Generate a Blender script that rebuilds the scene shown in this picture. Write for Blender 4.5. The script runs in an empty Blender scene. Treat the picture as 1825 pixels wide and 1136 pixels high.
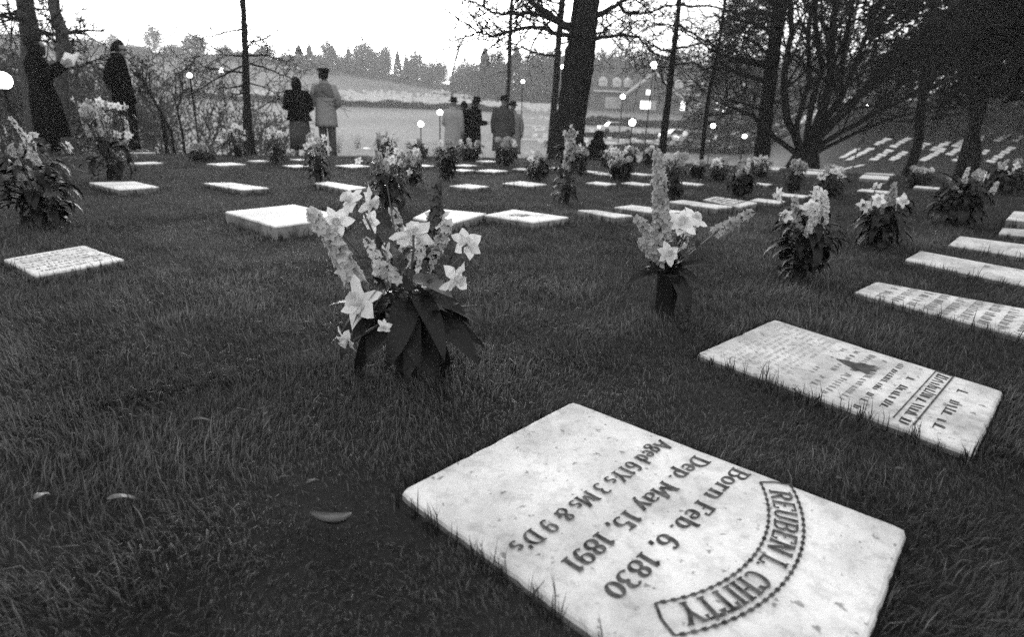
import bpy, math, random
import numpy as np
from mathutils import Vector, Matrix, Quaternion

SC = bpy.context.scene
COL = SC.collection
R = math.radians

# ------------------------------------------------------------------ camera
F, CX, CY = 1040.0, 912.5, 568.0          # focal length and centre in pixels of the 1825 x 1136 photograph
CAM = Vector((0.0, 0.0, 0.66))
PITCH, ROLL = 19.97, 2.5
cam_rot = Matrix.Rotation(R(90 - PITCH), 3, 'X') @ Matrix.Rotation(R(ROLL), 3, 'Z')
cd = bpy.data.cameras.new('camera')
cam = bpy.data.objects.new('camera', cd)
COL.objects.link(cam)
cd.sensor_width = 36.0
cd.lens = 36.0 * F / 1825.0
cd.clip_start, cd.clip_end = 0.02, 4000.0
cam.matrix_world = Matrix.Translation(CAM) @ cam_rot.to_4x4()
cd.dof.use_dof = True
cd.dof.focus_distance = 1.75
cd.dof.aperture_fstop = 3.6
SC.camera = cam

# ------------------------------------------------------------------ world, sun, exposure
SUN_ELEV, SUN_AZ = 9.0, -14.0             # azimuth measured from straight ahead (+Y) to the right
w = bpy.data.worlds.new('World')
SC.world = w
w.use_nodes = True
nt = w.node_tree
nt.nodes.clear()
sky = nt.nodes.new('ShaderNodeTexSky')
sky.sky_type = 'NISHITA'
sky.sun_disc = False
sky.sun_elevation = R(SUN_ELEV)
sky.sun_rotation = R(SUN_AZ)
sky.air_density, sky.dust_density, sky.ozone_density = 1.0, 3.0, 1.0
bw = nt.nodes.new('ShaderNodeRGBToBW')    # black and white film
bg = nt.nodes.new('ShaderNodeBackground')
bg.inputs['Strength'].default_value = 0.085
ow = nt.nodes.new('ShaderNodeOutputWorld')
nt.links.new(sky.outputs[0], bw.inputs[0])
nt.links.new(bw.outputs[0], bg.inputs['Color'])
bg2 = nt.nodes.new('ShaderNodeBackground')   # even grey cloud cover over the whole sky
bg2.inputs['Color'].default_value = (1, 1, 1, 1)
bg2.inputs['Strength'].default_value = 0.15
ad = nt.nodes.new('ShaderNodeAddShader')
nt.links.new(bg.outputs[0], ad.inputs[0]); nt.links.new(bg2.outputs[0], ad.inputs[1])
nt.links.new(ad.outputs[0], ow.inputs[0])

sd = bpy.data.lights.new('sun', 'SUN')
sd.energy = 0.5
sd.angle = R(14)
sun = bpy.data.objects.new('sun', sd)
COL.objects.link(sun)
sun_dir = Vector((math.sin(R(SUN_AZ)) * math.cos(R(SUN_ELEV)), math.cos(R(SUN_AZ)) * math.cos(R(SUN_ELEV)), math.sin(R(SUN_ELEV))))
sun.rotation_euler = sun_dir.to_track_quat('Z', 'Y').to_euler()

vs = SC.view_settings
SC.display_settings.display_device = 'sRGB'
vs.view_transform = 'Standard'
vs.look = 'None'
vs.exposure = 2.15
vs.gamma = 1.0
vs.use_curve_mapping = False
HAZE = 0.0014
SC.cycles.volume_bounces = 1
SC.cycles.max_bounces = 6
SC.cycles.transparent_max_bounces = 4
SC.cycles.use_denoising = False           # keep the fine grain

# ------------------------------------------------------------------ terrain
def smooth(a, b, x):
    t = min(1.0, max(0.0, (x - a) / (b - a)))
    return t * t * (3 - 2 * t)
KY = [-60, 0, 6, 10, 13, 16, 20, 26, 35, 50, 70, 100, 125, 150, 180, 220, 260, 320, 500, 1200]
KZ = [0.6, 0, -.075, -.17, -.46, -.88, -1.6, -2.6, -3.2, -3.2, -2.6, -1.0, .7, 3.0, 7.0, 12.2, 14.2, 13.5, 11, 8]
KM = []
for i in range(len(KY)):                   # monotone-ish tangents
    if i == 0: KM.append((KZ[1] - KZ[0]) / (KY[1] - KY[0]))
    elif i == len(KY) - 1: KM.append((KZ[-1] - KZ[-2]) / (KY[-1] - KY[-2]))
    else: KM.append((KZ[i + 1] - KZ[i - 1]) / (KY[i + 1] - KY[i - 1]))
RY = [0, 8, 14, 20, 28, 34, 45, 60, 90, 170]
RZ = [0, -.12, -.65, -1.4, -2.0, -1.7, 0, 2.5, 5, 6]
def knots(a, b, y):
    if y >= a[-1]: return b[-1]
    for i in range(len(a) - 1):
        if y < a[i + 1]:
            t = (y - a[i]) / (a[i + 1] - a[i]); t = t * .5 + (t * t * (3 - 2 * t)) * .5
            return b[i] + (b[i + 1] - b[i]) * max(0.0, t)
def profile(y):
    if y <= KY[0]: return KZ[0]
    if y >= KY[-1]: return KZ[-1]
    lo, hi = 0, len(KY) - 1
    while hi - lo > 1:
        m = (lo + hi) // 2
        if KY[m] <= y: lo = m
        else: hi = m
    h = KY[hi] - KY[lo]; t = (y - KY[lo]) / h
    a = (1 + 2 * t) * (1 - t) ** 2; b = t * (1 - t) ** 2; c = t * t * (3 - 2 * t); d = t * t * (t - 1)
    return a * KZ[lo] + b * h * KM[lo] + c * KZ[hi] + d * h * KM[hi]
def height(x, y):
    z = profile(y)
    # to the right the burial ground runs on into a slope that faces the camera
    rt = smooth(0.0, 6.0 + .1 * y, x - .38 * y + 1.5) * (1 - smooth(90, 160, y))
    if rt > 0 and y > 4:
        z = z * (1 - rt) + knots(RY, RZ, y) * rt
    # the far hill sinks towards the right
    if y > 100:
        g = 1.0 - 0.62 * smooth(-95, 5, x) 
        g2 = smooth(100, 150, y)
        if z > 0: z *= 1 - g2 * (1 - g)
        z -= 1.2 * smooth(20, 60, x) * g2
    # cross fall
    k = min(1.0, 18.0 / max(18.0, abs(x)))
    z += (0.03 if x < 0 else 0.01) * x * k * (1 - smooth(20, 60, y))
    # gentle lawn unevenness
    z += 0.012 * math.sin(x * 1.3 + 0.4) * math.sin(y * 1.1) * smooth(2.5, 5, y)
    return z

# ------------------------------------------------------------------ photo pixel -> place in the world
def ray(px, py):
    return (cam_rot @ Vector(((px - CX) / F, -(py - CY) / F, -1.0)))
def at_y(px, py, Y):
    d = ray(px, py)
    return CAM + d * (Y / d.y)
def at_depth(px, py, dep):
    return CAM + ray(px, py) * dep
def ground(px, py, off=0.0, far=400.0):
    d = ray(px, py)
    t, st = 0.3, 0.02
    last = t
    while t < far:
        p = CAM + d * t
        if p.z <= height(p.x, p.y) + off:
            a, b = last, t
            for _ in range(24):
                m = (a + b) / 2; q = CAM + d * m
                if q.z <= height(q.x, q.y) + off: b = m
                else: a = m
            return CAM + d * b
        last = t
        t += max(0.02, t * 0.02)
    return CAM + d * 20
def to_px(p):
    q = cam_rot.transposed() @ (Vector(p) - CAM)
    return CX + F * q.x / -q.z, CY - F * q.y / -q.z

# ------------------------------------------------------------------ materials (grey only: the photograph is black and white)
def mat(name, base, rough=0.7, var=0.25, scale=8.0, bump=0.0, bscale=None, spec=0.3, attr=None, transl=0.0, rnd=0.0, detail=5.0):
    m = bpy.data.materials.new(name); m.use_nodes = True
    n, l = m.node_tree.nodes, m.node_tree.links
    b = n['Principled BSDF']
    b.inputs['Roughness'].default_value = rough
    b.inputs['Specular IOR Level'].default_value = spec
    tc = n.new('ShaderNodeTexCoord')
    nz = n.new('ShaderNodeTexNoise'); nz.inputs['Scale'].default_value = scale; nz.inputs['Detail'].default_value = detail
    l.new(tc.outputs['Object'], nz.inputs['Vector'])
    mr = n.new('ShaderNodeMapRange')
    mr.inputs['From Min'].default_value = 0.3; mr.inputs['From Max'].default_value = 0.7
    mr.inputs['To Min'].default_value = base * (1 - var); mr.inputs['To Max'].default_value = base * (1 + var)
    l.new(nz.outputs['Fac'], mr.inputs['Value'])
    out = mr.outputs[0]
    if attr:
        at = n.new('ShaderNodeAttribute'); at.attribute_name = attr
        mu = n.new('ShaderNodeMath'); mu.operation = 'MULTIPLY'
        l.new(out, mu.inputs[0]); l.new(at.outputs['Fac'], mu.inputs[1]); out = mu.outputs[0]
    if rnd:
        oi = n.new('ShaderNodeObjectInfo')
        m2 = n.new('ShaderNodeMapRange'); m2.inputs['To Min'].default_value = 1 - rnd; m2.inputs['To Max'].default_value = 1 + rnd * .3
        l.new(oi.outputs['Random'], m2.inputs['Value'])
        mu = n.new('ShaderNodeMath'); mu.operation = 'MULTIPLY'
        l.new(out, mu.inputs[0]); l.new(m2.outputs[0], mu.inputs[1]); out = mu.outputs[0]
    l.new(out, b.inputs['Base Color'])
    if bump:
        nb = n.new('ShaderNodeTexNoise'); nb.inputs['Scale'].default_value = bscale or scale * 3; nb.inputs['Detail'].default_value = 6
        l.new(tc.outputs['Object'], nb.inputs['Vector'])
        bu = n.new('ShaderNodeBump'); bu.inputs['Strength'].default_value = bump; bu.inputs['Distance'].default_value = 0.02
        l.new(nb.outputs['Fac'], bu.inputs['Height']); l.new(bu.outputs[0], b.inputs['Normal'])
    if transl:
        tr = n.new('ShaderNodeBsdfTranslucent'); l.new(out, tr.inputs['Color'])
        mx = n.new('ShaderNodeMixShader'); mx.inputs[0].default_value = transl
        l.new(b.outputs[0], mx.inputs[1]); l.new(tr.outputs[0], mx.inputs[2])
        l.new(mx.outputs[0], n['Material Output'].inputs['Surface'])
    return m
def glow(name, strength):
    m = bpy.data.materials.new(name); m.use_nodes = True
    b = m.node_tree.nodes['Principled BSDF']
    b.inputs['Base Color'].default_value = (.8, .8, .8, 1)
    b.inputs['Emission Color'].default_value = (1, 1, 1, 1)
    b.inputs['Emission Strength'].default_value = strength
    return m

def marble(name, base, dirt, spots):
    """weathered white marble: broad grey clouding, small dark lichen spots"""
    m = bpy.data.materials.new(name); m.use_nodes = True
    n, l = m.node_tree.nodes, m.node_tree.links
    b = n['Principled BSDF']; b.inputs['Roughness'].default_value = 0.62; b.inputs['Specular IOR Level'].default_value = .3
    tc = n.new('ShaderNodeTexCoord')
    def noise(s, d, lo, hi, a, c, rough=.55):
        z = n.new('ShaderNodeTexNoise'); z.inputs['Scale'].default_value = s; z.inputs['Detail'].default_value = d; z.inputs['Roughness'].default_value = rough
        l.new(tc.outputs['Object'], z.inputs['Vector'])
        q = n.new('ShaderNodeMapRange'); q.inputs['From Min'].default_value = lo; q.inputs['From Max'].default_value = hi
        q.inputs['To Min'].default_value = a; q.inputs['To Max'].default_value = c
        l.new(z.outputs['Fac'], q.inputs['Value']); return q.outputs[0]
    a = noise(6, 4, .36, .62, 1 - dirt, 1.0)
    c = noise(38, 8, .34, .52, 1 - dirt * .8, 1.0, .7)
    s = noise(52, 3, .66 - spots, .72 - spots, 1.0, .4)
    g = noise(420, 2, .3, .7, .86, 1.06)
    p = a
    for o in (c, s, g):
        mu = n.new('ShaderNodeMath'); mu.operation = 'MULTIPLY'; l.new(p, mu.inputs[0]); l.new(o, mu.inputs[1]); p = mu.outputs[0]
    oi = n.new('ShaderNodeObjectInfo')
    m2 = n.new('ShaderNodeMapRange'); m2.inputs['To Min'].default_value = base * .88; m2.inputs['To Max'].default_value = base
    l.new(oi.outputs['Random'], m2.inputs['Value'])
    mu = n.new('ShaderNodeMath'); mu.operation = 'MULTIPLY'; l.new(p, mu.inputs[0]); l.new(m2.outputs[0], mu.inputs[1])
    l.new(mu.outputs[0], b.inputs['Base Color'])
    nb = n.new('ShaderNodeTexNoise'); nb.inputs['Scale'].default_value = 90; nb.inputs['Detail'].default_value = 6
    l.new(tc.outputs['Object'], nb.inputs['Vector'])
    bu = n.new('ShaderNodeBump'); bu.inputs['Strength'].default_value = .25; bu.inputs['Distance'].default_value = .004
    l.new(nb.outputs['Fac'], bu.inputs['Height']); l.new(bu.outputs[0], b.inputs['Normal'])
    return m

M = {}
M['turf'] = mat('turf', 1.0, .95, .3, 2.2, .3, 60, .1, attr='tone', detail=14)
M['blade'] = mat('grass blade', 1.0, .5, .3, 1.2, 0, None, .35, attr='tone', transl=.4)
M['marble'] = marble('weathered marble', .88, .34, .022)
M['marble_worn'] = marble('worn grey marble', .80, .42, .04)
M['marble_side'] = marble('grimy marble edge with painted shade', .32, .5, .04)  # sides darker than the tops: shade painted in along with grime
M['marble_far'] = marble('pale marble', .85, .12, .0)
M['carved'] = mat('carved letter', .06, .9, .95, 70)
M['carved_faint'] = mat('worn carved letter', .24, .9, .5, 60)
M['carved_pale'] = mat('faded carved letter', .5, .9, .3, 60)
M['stain'] = mat('dark stain', .06, .9, .5, 40)
M['bark'] = mat('dark bark', .018, .9, .5, 14, .9, 40, .0)
M['bark_grey'] = mat('grey bark', .06, .9, .4, 14, .8, 40, .2)
M['twig'] = mat('dark twig', .022, .9, .3, 6, 0, None, .0)
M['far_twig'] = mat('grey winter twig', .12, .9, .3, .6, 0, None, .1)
M['needle'] = mat('evergreen leaf', .012, .8, .5, 1.2, 0, None, .0)
M['bush'] = mat('dull winter leaf', .11, .8, .5, 1.5, 0, None, .1, transl=.15)
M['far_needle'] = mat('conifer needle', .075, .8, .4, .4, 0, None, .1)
M['hedge'] = mat('hedge leaf', .02, .8, .4, 2.0, 0, None, .1)
M['leaf'] = mat('glossy dark leaf', .012, .42, .5, 14, .4, 50, .22, rnd=.4)
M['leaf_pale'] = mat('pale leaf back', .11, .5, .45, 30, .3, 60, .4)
M['stem'] = mat('flower stem', .07, .6, .3, 20)
M['petal'] = mat('white petal', .84, .55, .08, 60, .15, 90, .25, transl=.3)
M['corona'] = mat('daffodil trumpet', .6, .55, .12, 60, .2, 120, .25, transl=.3)
M['floret'] = mat('pale floret', .66, .6, .3, 40, 0, None, .2, transl=.3, rnd=.25)
M['floret_mid'] = mat('grey floret', .45, .6, .35, 40, 0, None, .2, transl=.3, rnd=.25)
M['floret_dark'] = mat('dark floret', .09, .6, .35, 40, 0, None, .2, transl=.2)
M['can'] = mat('dark vase metal', .012, .5, .3, 12, 0, None, .25)
M['black_cloth'] = mat('black wool', .006, .95, .3, 30, .5, 120, .0)
M['dark_cloth'] = mat('dark wool', .011, .95, .3, 30, .5, 120, .0)
M['grey_cloth'] = mat('grey wool', .075, .95, .25, 30, .5, 120, .0)
M['mid_cloth'] = mat('mid grey cloth', .14, .95, .25, 30, .5, 120, .0)
M['light_cloth'] = mat('light raincoat cloth', .27, .9, .15, 20, .4, 60, .15)
M['pale_cloth'] = mat('pale overcoat cloth', .34, .9, .15, 20, .4, 60, .15)
M['skin'] = mat('skin', .2, .6, .1, 20, 0, None, .3)
M['hair'] = mat('dark hair', .006, .8, .4, 60, .5, 90, .05)
M['paper'] = mat('white paper', .88, .8, .04, 20, transl=.55)
M['shoe'] = mat('dark leather', .015, .4, .2, 20, 0, None, .5)
M['iron'] = mat('black painted iron', .02, .5, .3, 20, 0, None, .4)
M['globe'] = glow('lamp globe', 3.0)
M['lit'] = glow('lit window pane', .8)
M['pane'] = mat('pale window pane', .45, .3, .3, .5, 0, None, .5)
M['brick'] = mat('grey brick', .11, .9, .3, 3, .3, 20, .2)
M['slate'] = mat('dark roof slate', .06, .8, .3, 2, .3, 8, .2)
M['trim'] = mat('white painted wood', .6, .6, .1, 5)
M['car'] = mat('light car paint', .7, .3, .05, 1, 0, None, .6)
M['car_glass'] = mat('car glass', .03, .1, .1, 1, 0, None, .6)
M['tyre'] = mat('tyre rubber', .02, .9, .2, 5)
M['path'] = mat('pale gravel path', .34, .95, .2, 4, .3, 30, .1)
M['dry'] = mat('dry leaf', .08, .7, .4, 40, .3, 80, .2)
M['soil'] = mat('soil', .02, .95, .3, 30)

# ------------------------------------------------------------------ mesh collecting and linking
class MB:
    def __init__(s): s.v = []; s.f = []
    def add(s, vs, fs):
        o = len(s.v); s.v.extend([tuple(q) for q in vs]); s.f.extend([tuple(i + o for i in f) for f in fs])
    def tube(s, pts, rad, sides=6, cap=True):
        pts = [Vector(p) for p in pts]; n = len(pts)
        o = len(s.v); u = None
        for i, p in enumerate(pts):
            t = (pts[min(i + 1, n - 1)] - pts[max(i - 1, 0)])
            if t.length < 1e-9: t = Vector((0, 0, 1))
            t.normalize()
            if u is None:
                u = t.orthogonal().normalized()
            else:
                u = u - t * u.dot(t)
                u = t.orthogonal().normalized() if u.length < 1e-6 else u.normalized()
            b = t.cross(u)
            for k in range(sides):
                a = 2 * math.pi * k / sides
                s.v.append(tuple(p + (u * math.cos(a) + b * math.sin(a)) * rad[i]))
        for i in range(n - 1):
            for k in range(sides):
                k2 = (k + 1) % sides
                s.f.append((o + i * sides + k, o + i * sides + k2, o + (i + 1) * sides + k2, o + (i + 1) * sides + k))
        if cap:
            s.f.append(tuple(o + k for k in reversed(range(sides))))
            s.f.append(tuple(o + (n - 1) * sides + k for k in range(sides)))
    def rings(s, rings, cap=True):
        """rings: lists of equal length of points, joined in order"""
        o = len(s.v); m = len(rings[0])
        for r in rings: s.v.extend([tuple(p) for p in r])
        for i in range(len(rings) - 1):
            for k in range(m):
                k2 = (k + 1) % m
                s.f.append((o + i * m + k, o + i * m + k2, o + (i + 1) * m + k2, o + (i + 1) * m + k))
        if cap:
            s.f.append(tuple(o + k for k in reversed(range(m))))
            s.f.append(tuple(o + (len(rings) - 1) * m + k for k in range(m)))
    def lathe(s, c, prof, seg=16, cap=True):
        c = Vector(c)
        s.rings([[c + Vector((r * math.cos(2 * math.pi * k / seg), r * math.sin(2 * math.pi * k / seg), z)) for k in range(seg)] for r, z in prof], cap)
    def box(s, c, sx, sy, sz, yaw=0.0):
        c = Vector(c); ca, sa = math.cos(yaw), math.sin(yaw); vs = []
        for z in (-.5, .5):
            for x, y in ((-.5, -.5), (.5, -.5), (.5, .5), (-.5, .5)):
                X, Y = x * sx, y * sy
                vs.append(c + Vector((X * ca - Y * sa, X * sa + Y * ca, z * sz)))
        s.add(vs, [(3, 2, 1, 0), (4, 5, 6, 7), (0, 1, 5, 4), (1, 2, 6, 5), (2, 3, 7, 6), (3, 0, 4, 7)])
    def xf(s, fn): s.v = [tuple(fn(Vector(q))) for q in s.v]; return s
    def build(s, name, m, parent=None, origin=(0, 0, 0), smooth=False, thing_loc=False):
        o = Vector(origin)
        me = bpy.data.meshes.new(name)
        me.from_pydata([(q[0] - o.x, q[1] - o.y, q[2] - o.z) for q in s.v], [], s.f)
        if smooth: me.polygons.foreach_set('use_smooth', [True] * len(me.polygons))
        me.materials.append(m); me.update()
        ob = bpy.data.objects.new(name, me); COL.objects.link(ob)
        if parent is not None: ob.parent = parent
        else: ob.location = o
        return ob
def tag(o, label=None, cat=None, group=None, kind=None):
    if label: o['label'] = label
    if cat: o['category'] = cat
    if group: o['group'] = group
    if kind: o['kind'] = kind
    return o
def empty(name, loc, label, cat, group=None):
    o = bpy.data.objects.new(name, None); COL.objects.link(o); o.location = loc
    o.empty_display_size = .1
    return tag(o, label, cat, group)
def copy_tree(o, parent=None):
    c = o.copy(); COL.objects.link(c)
    if parent is not None: c.parent = parent
    for ch in list(o.children): copy_tree(ch, c)
    return c

# ------------------------------------------------------------------ ground sheet
def graded(lo, hi, fine, growth):
    out = [0.0]; st = fine
    while out[-1] < hi: out.append(out[-1] + st); st *= growth
    neg = [0.0]; st = fine
    while neg[-1] > lo: neg.append(neg[-1] - st); st *= growth
    return sorted(set(neg + out))
gx = graded(-1100, 1100, .3, 1.035)
gy = graded(-70, 1300, .3, 1.03)
gv = [(x, y, height(x, y)) for y in gy for x in gx]
nx = len(gx)
gf = [(j * nx + i, j * nx + i + 1, (j + 1) * nx + i + 1, (j + 1) * nx + i) for j in range(len(gy) - 1) for i in range(nx - 1)]
g = MB(); g.v = gv; g.f = gf
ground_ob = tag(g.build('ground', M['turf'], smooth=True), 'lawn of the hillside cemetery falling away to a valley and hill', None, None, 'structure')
tone = []
for x, y, z in gv:                        # grass sort: close turf here, paler dormant meadow in the valley, haze and grazing light put in
    t = .022 + .050 * smooth(6, 14, y) + (.17 + .04 * math.sin(x * .13 + 1.2 * math.sin(y * .11)) * math.sin(y * .17 + .7 * math.sin(x * .07))) * smooth(14, 24, y) * (1 - 1.0 * smooth(0, 6 + .1 * y, x - .38 * y + 1.5) * (1 - .5 * smooth(60, 120, y)))  # right slope kept darker, tree shade painted in
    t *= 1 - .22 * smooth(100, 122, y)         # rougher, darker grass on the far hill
    t *= 1 - .75 * smooth(0, 6 + .1 * y, x - .38 * y + 1.5) * smooth(10, 16, y) * (1 - smooth(60, 100, y))   # shade of the evergreens painted into the ground tone
    tone.append(t)
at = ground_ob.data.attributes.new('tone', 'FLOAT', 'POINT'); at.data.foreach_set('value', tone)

# ------------------------------------------------------------------ gravestones
FOOT = []                                  # footprints (quads) that the grass leaves free
STONES = 'flat white gravestones in the lawn'
def slab(corners, top, mt, label, group=STONES, thick=.10, bevel=.006, foot=True, rough=0.0, seed=0):
    """corners: four world points on the lawn, in order; the slab stands `top` above the turf"""
    rng = random.Random(seed)
    cs = [Vector(c) for c in corners]
    ctr = sum(cs, Vector()) / 4
    if (cs[1] - cs[0]).cross(cs[2] - cs[1]).z < 0: cs.reverse()
    ring = []
    for i in range(4):                     # edges cut in small steps with worn corners
        a, b = cs[i], cs[(i + 1) % 4]
        n = 34 if rough else 4
        for k in range(n):
            t = k / n
            p = a.lerp(b, t)
            if k == 0: p = p.lerp(ctr, .012)
            elif rough: p = p + (ctr - p).normalized() * (rng.random() ** 5 * rough * 1.0 + rough * .1 * math.sin(k * .7 + i))
            ring.append(p)
    def off(p, inset, dz):
        q = p + (ctr - p).normalized() * inset
        return Vector((q.x, q.y, q.z + dz))
    rr = [[off(p, -.004, top - thick) for p in ring], [off(p, 0, top - bevel * 1.3) for p in ring], [off(p, bevel * .5, top - bevel * .3) for p in ring], [off(p, bevel * 1.4, top) for p in ring]]
    mb = MB(); mb.rings(rr)
    base = Vector((ctr.x, ctr.y, ctr.z))
    ob = mb.build('gravestone', mt, None, base)
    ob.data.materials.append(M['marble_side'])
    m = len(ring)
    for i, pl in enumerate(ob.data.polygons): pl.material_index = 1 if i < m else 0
    tag(ob, label, 'gravestone', group)
    if foot: FOOT.append([(c.x, c.y) for c in cs])
    return ob, base
def px_corners(P, off):
    out = []
    for p in P:
        q = ground(p[0], p[1], off); out.append(Vector((q.x, q.y, q.z - off)))
    return out

# --- a stroke lettering: thick uprights, thin bars, slab serifs
def E(cx, cy, rx, ry, a0, a1, n=12):
    return [(cx + rx * math.cos(R(a0 + (a1 - a0) * i / n)), cy + ry * math.sin(R(a0 + (a1 - a0) * i / n))) for i in range(n + 1)]
def SF(x, y, h=.15): return [(x - h, y), (x + h, y)]
GL = {
 'A': (.78, [[(.12, 0), (.39, 1)], [(.39, 1), (.66, 0)], [(.22, .34), (.56, .34)], SF(.1, .02, .11), SF(.66, .02, .13)]),
 'B': (.68, [[(.17, 0), (.17, 1)], [(.17, .97), (.36, .97)] + E(.36, .75, .19, .22, 90, -90)[1:] + [(.17, .53)], [(.17, .53), (.38, .53)] + E(.38, .28, .21, .25, 90, -90)[1:] + [(.17, .03)], SF(.12, .98, .1), SF(.12, .02, .1)]),
 'C': (.66, [E(.38, .5, .26, .46, 50, 310, 18), [(.58, .98), (.58, .72)]]),
 'D': (.74, [[(.17, 0), (.17, 1)], [(.17, .97), (.32, .97)] + E(.32, .5, .32, .47, 90, -90)[1:] + [(.17, .03)], SF(.12, .98, .1), SF(.12, .02, .1)]),
 'E': (.64, [[(.17, 0), (.17, 1)], [(.08, .97), (.56, .97), (.56, .78)], [(.17, .52), (.42, .52)], [(.08, .03), (.57, .03), (.57, .24)]]),
 'F': (.6, [[(.17, 0), (.17, 1)], [(.08, .97), (.55, .97), (.55, .76)], [(.17, .52), (.4, .52)], SF(.17, .02)]),
 'H': (.74, [[(.17, 0), (.17, 1)], [(.57, 0), (.57, 1)], [(.17, .52), (.57, .52)], SF(.17, .98), SF(.17, .02), SF(.57, .98), SF(.57, .02)]),
 'I': (.36, [[(.18, 0), (.18, 1)], SF(.18, .98), SF(.18, .02)]),
 'L': (.6, [[(.17, 0), (.17, 1)], [(.08, .03), (.54, .03), (.54, .26)], SF(.17, .98)]),
 'M': (.92, [[(.15, 0), (.15, 1)], [(.77, 0), (.77, 1)], [(.15, 1), (.46, .2)], [(.46, .2), (.77, 1)], SF(.13, .02, .11), SF(.78, .02, .13), SF(.12, .98, .1), SF(.8, .98, .1)]),
 'N': (.78, [[(.16, 0), (.16, 1)], [(.62, 0), (.62, 1)], [(.16, 1), (.62, 0)], SF(.16, .02, .12), SF(.62, .98, .12), SF(.12, .98, .1)]),
 'R': (.72, [[(.17, 0), (.17, 1)], [(.17, .97), (.36, .97)] + E(.36, .74, .2, .23, 90, -90)[1:] + [(.17, .51)], [(.36, .5), (.6, .02)], SF(.17, .02, .14), SF(.12, .98, .1), SF(.62, .02, .08)]),
 'T': (.66, [[(.33, 0), (.33, 1)], [(.06, .74), (.06, .97), (.6, .97), (.6, .74)], SF(.33, .02)]),
 'U': (.74, [[(.17, 1), (.17, .3)] + E(.37, .3, .2, .27, 180, 360)[1:] + [(.57, 1)], SF(.16, .98, .1), SF(.57, .98, .09)]),
 'Y': (.74, [[(.12, 1), (.37, .45)], [(.62, 1), (.37, .45)], [(.37, .48), (.37, 0)], SF(.12, .98, .12), SF(.62, .98, .12), SF(.37, .02)]),
 'a': (.56, [E(.26, .5, .17, .17, 150, 0, 8) + [(.43, .06)], [(.43, .4), (.3, .4)] + E(.26, .2, .18, .19, 90, 270)[1:] + [(.43, .1)], SF(.48, .02, .07)]),
 'b': (.6, [[(.15, 0), (.15, 1)], E(.33, .33, .18, .31, 160, -160, 16), SF(.1, .98, .07)]),
 'd': (.62, [[(.45, 0), (.45, 1)], E(.27, .33, .18, .31, 20, 340, 16), SF(.4, .98, .07), SF(.5, .02, .07)]),
 'e': (.54, [[(.1, .36), (.44, .36)] + E(.27, .34, .18, .31, 5, 320, 16)[1:]]),
 'g': (.58, [E(.26, .38, .16, .25, 0, 360, 16), [(.4, .6), (.52, .66)], [(.2, .14), (.14, .04), (.4, .02)] + E(.28, -.14, .19, .15, 50, -230, 12)]),
 'n': (.66, [[(.15, 0), (.15, .66)], [(.15, .42)] + E(.32, .42, .17, .22, 150, 0, 8) + [(.49, 0)], SF(.15, .02, .12), SF(.5, .02, .12), SF(.1, .64, .07)]),
 'o': (.58, [E(.29, .33, .19, .3, 0, 360, 18)]),
 'p': (.62, [[(.15, -.3), (.15, .66)], E(.33, .33, .18, .31, 160, -160, 16), SF(.15, -.29, .12), SF(.1, .64, .07)]),
 'r': (.5, [[(.15, 0), (.15, .66)], [(.15, .4), (.24, .58), (.36, .62), (.42, .52)], SF(.15, .02, .12), SF(.1, .64, .07)]),
 's': (.46, [E(.23, .49, .13, .14, 30, 250, 8) + E(.23, .19, .15, .16, 80, -150, 10)]),
 'y': (.58, [[(.1, .66), (.29, .04)], [(.48, .66), (.29, .04), (.2, -.24), (.1, -.28)], SF(.1, .64, .09), SF(.48, .64, .09)]),
 '0': (.58, [E(.29, .42, .19, .4, 0, 360, 20)]),
 '1': (.44, [[(.24, 0), (.24, .98)], [(.24, .97), (.1, .8)], SF(.24, .02, .16)]),
 '3': (.56, [E(.25, .74, .18, .22, 140, -80, 10) + E(.25, .27, .21, .26, 80, -145, 12)]),
 '5': (.56, [[(.45, .97), (.15, .97), (.14, .55)], [(.14, .55)] + E(.26, .3, .2, .28, 110, -140, 14)]),
 '6': (.58, [[(.44, .86), (.36, .96)] + E(.3, .5, .19, .46, 90, 200, 8) + E(.29, .28, .19, .26, 180, 500, 16)]),
 '8': (.56, [E(.28, .74, .16, .22, 0, 360, 16), E(.28, .27, .2, .25, 0, 360, 16)]),
 '9': (.58, [[(.14, .12), (.22, .03)] + E(.28, .48, .19, .46, -90, 20, 8) + E(.29, .7, .19, .26, 0, 320, 16)]),
 '&': (.74, [[(.6, .05), (.24, .62)] + E(.3, .78, .14, .17, 200, -20, 10) + [(.2, .42)] + E(.28, .24, .2, .22, 130, 330, 10) + [(.6, .5)]]),
 '.': (.26, [[(.12, .0), (.12, .12)]]),
 ',': (.26, [[(.13, .1), (.09, -.14)]]),
 "'": (.2, [[(.1, .98), (.08, .74)]]),
 ' ': (.3, []),
}
def stroke_strip(pts, wx, wy):
    """left and right outlines of a stroke drawn with an elliptical pen"""
    L, Rr = [], []
    n = len(pts); closed = n > 3 and (abs(pts[0][0] - pts[-1][0]) + abs(pts[0][1] - pts[-1][1]) < 1e-6)
    for i in range(n):
        if closed and i in (0, n - 1): a, b = pts[n - 2], pts[1]
        else: a, b = pts[max(0, i - 1)], pts[min(n - 1, i + 1)]
        dx, dy = b[0] - a[0], b[1] - a[1]; q = math.hypot(dx, dy) or 1
        dx, dy = dx / q, dy / q
        h = .5 * math.hypot(dy * wx, dx * wy)
        if 0 < i < n - 1 or closed:
            p0 = pts[i - 1] if i > 0 else pts[n - 2]
            ex, ey = pts[i][0] - p0[0], pts[i][1] - p0[1]; e = math.hypot(ex, ey) or 1
            h /= max(.55, abs((ex * dx + ey * dy) / e))
        L.append((pts[i][0] - dy * h, pts[i][1] + dx * h)); Rr.append((pts[i][0] + dy * h, pts[i][1] - dx * h))
    return L, Rr
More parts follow.
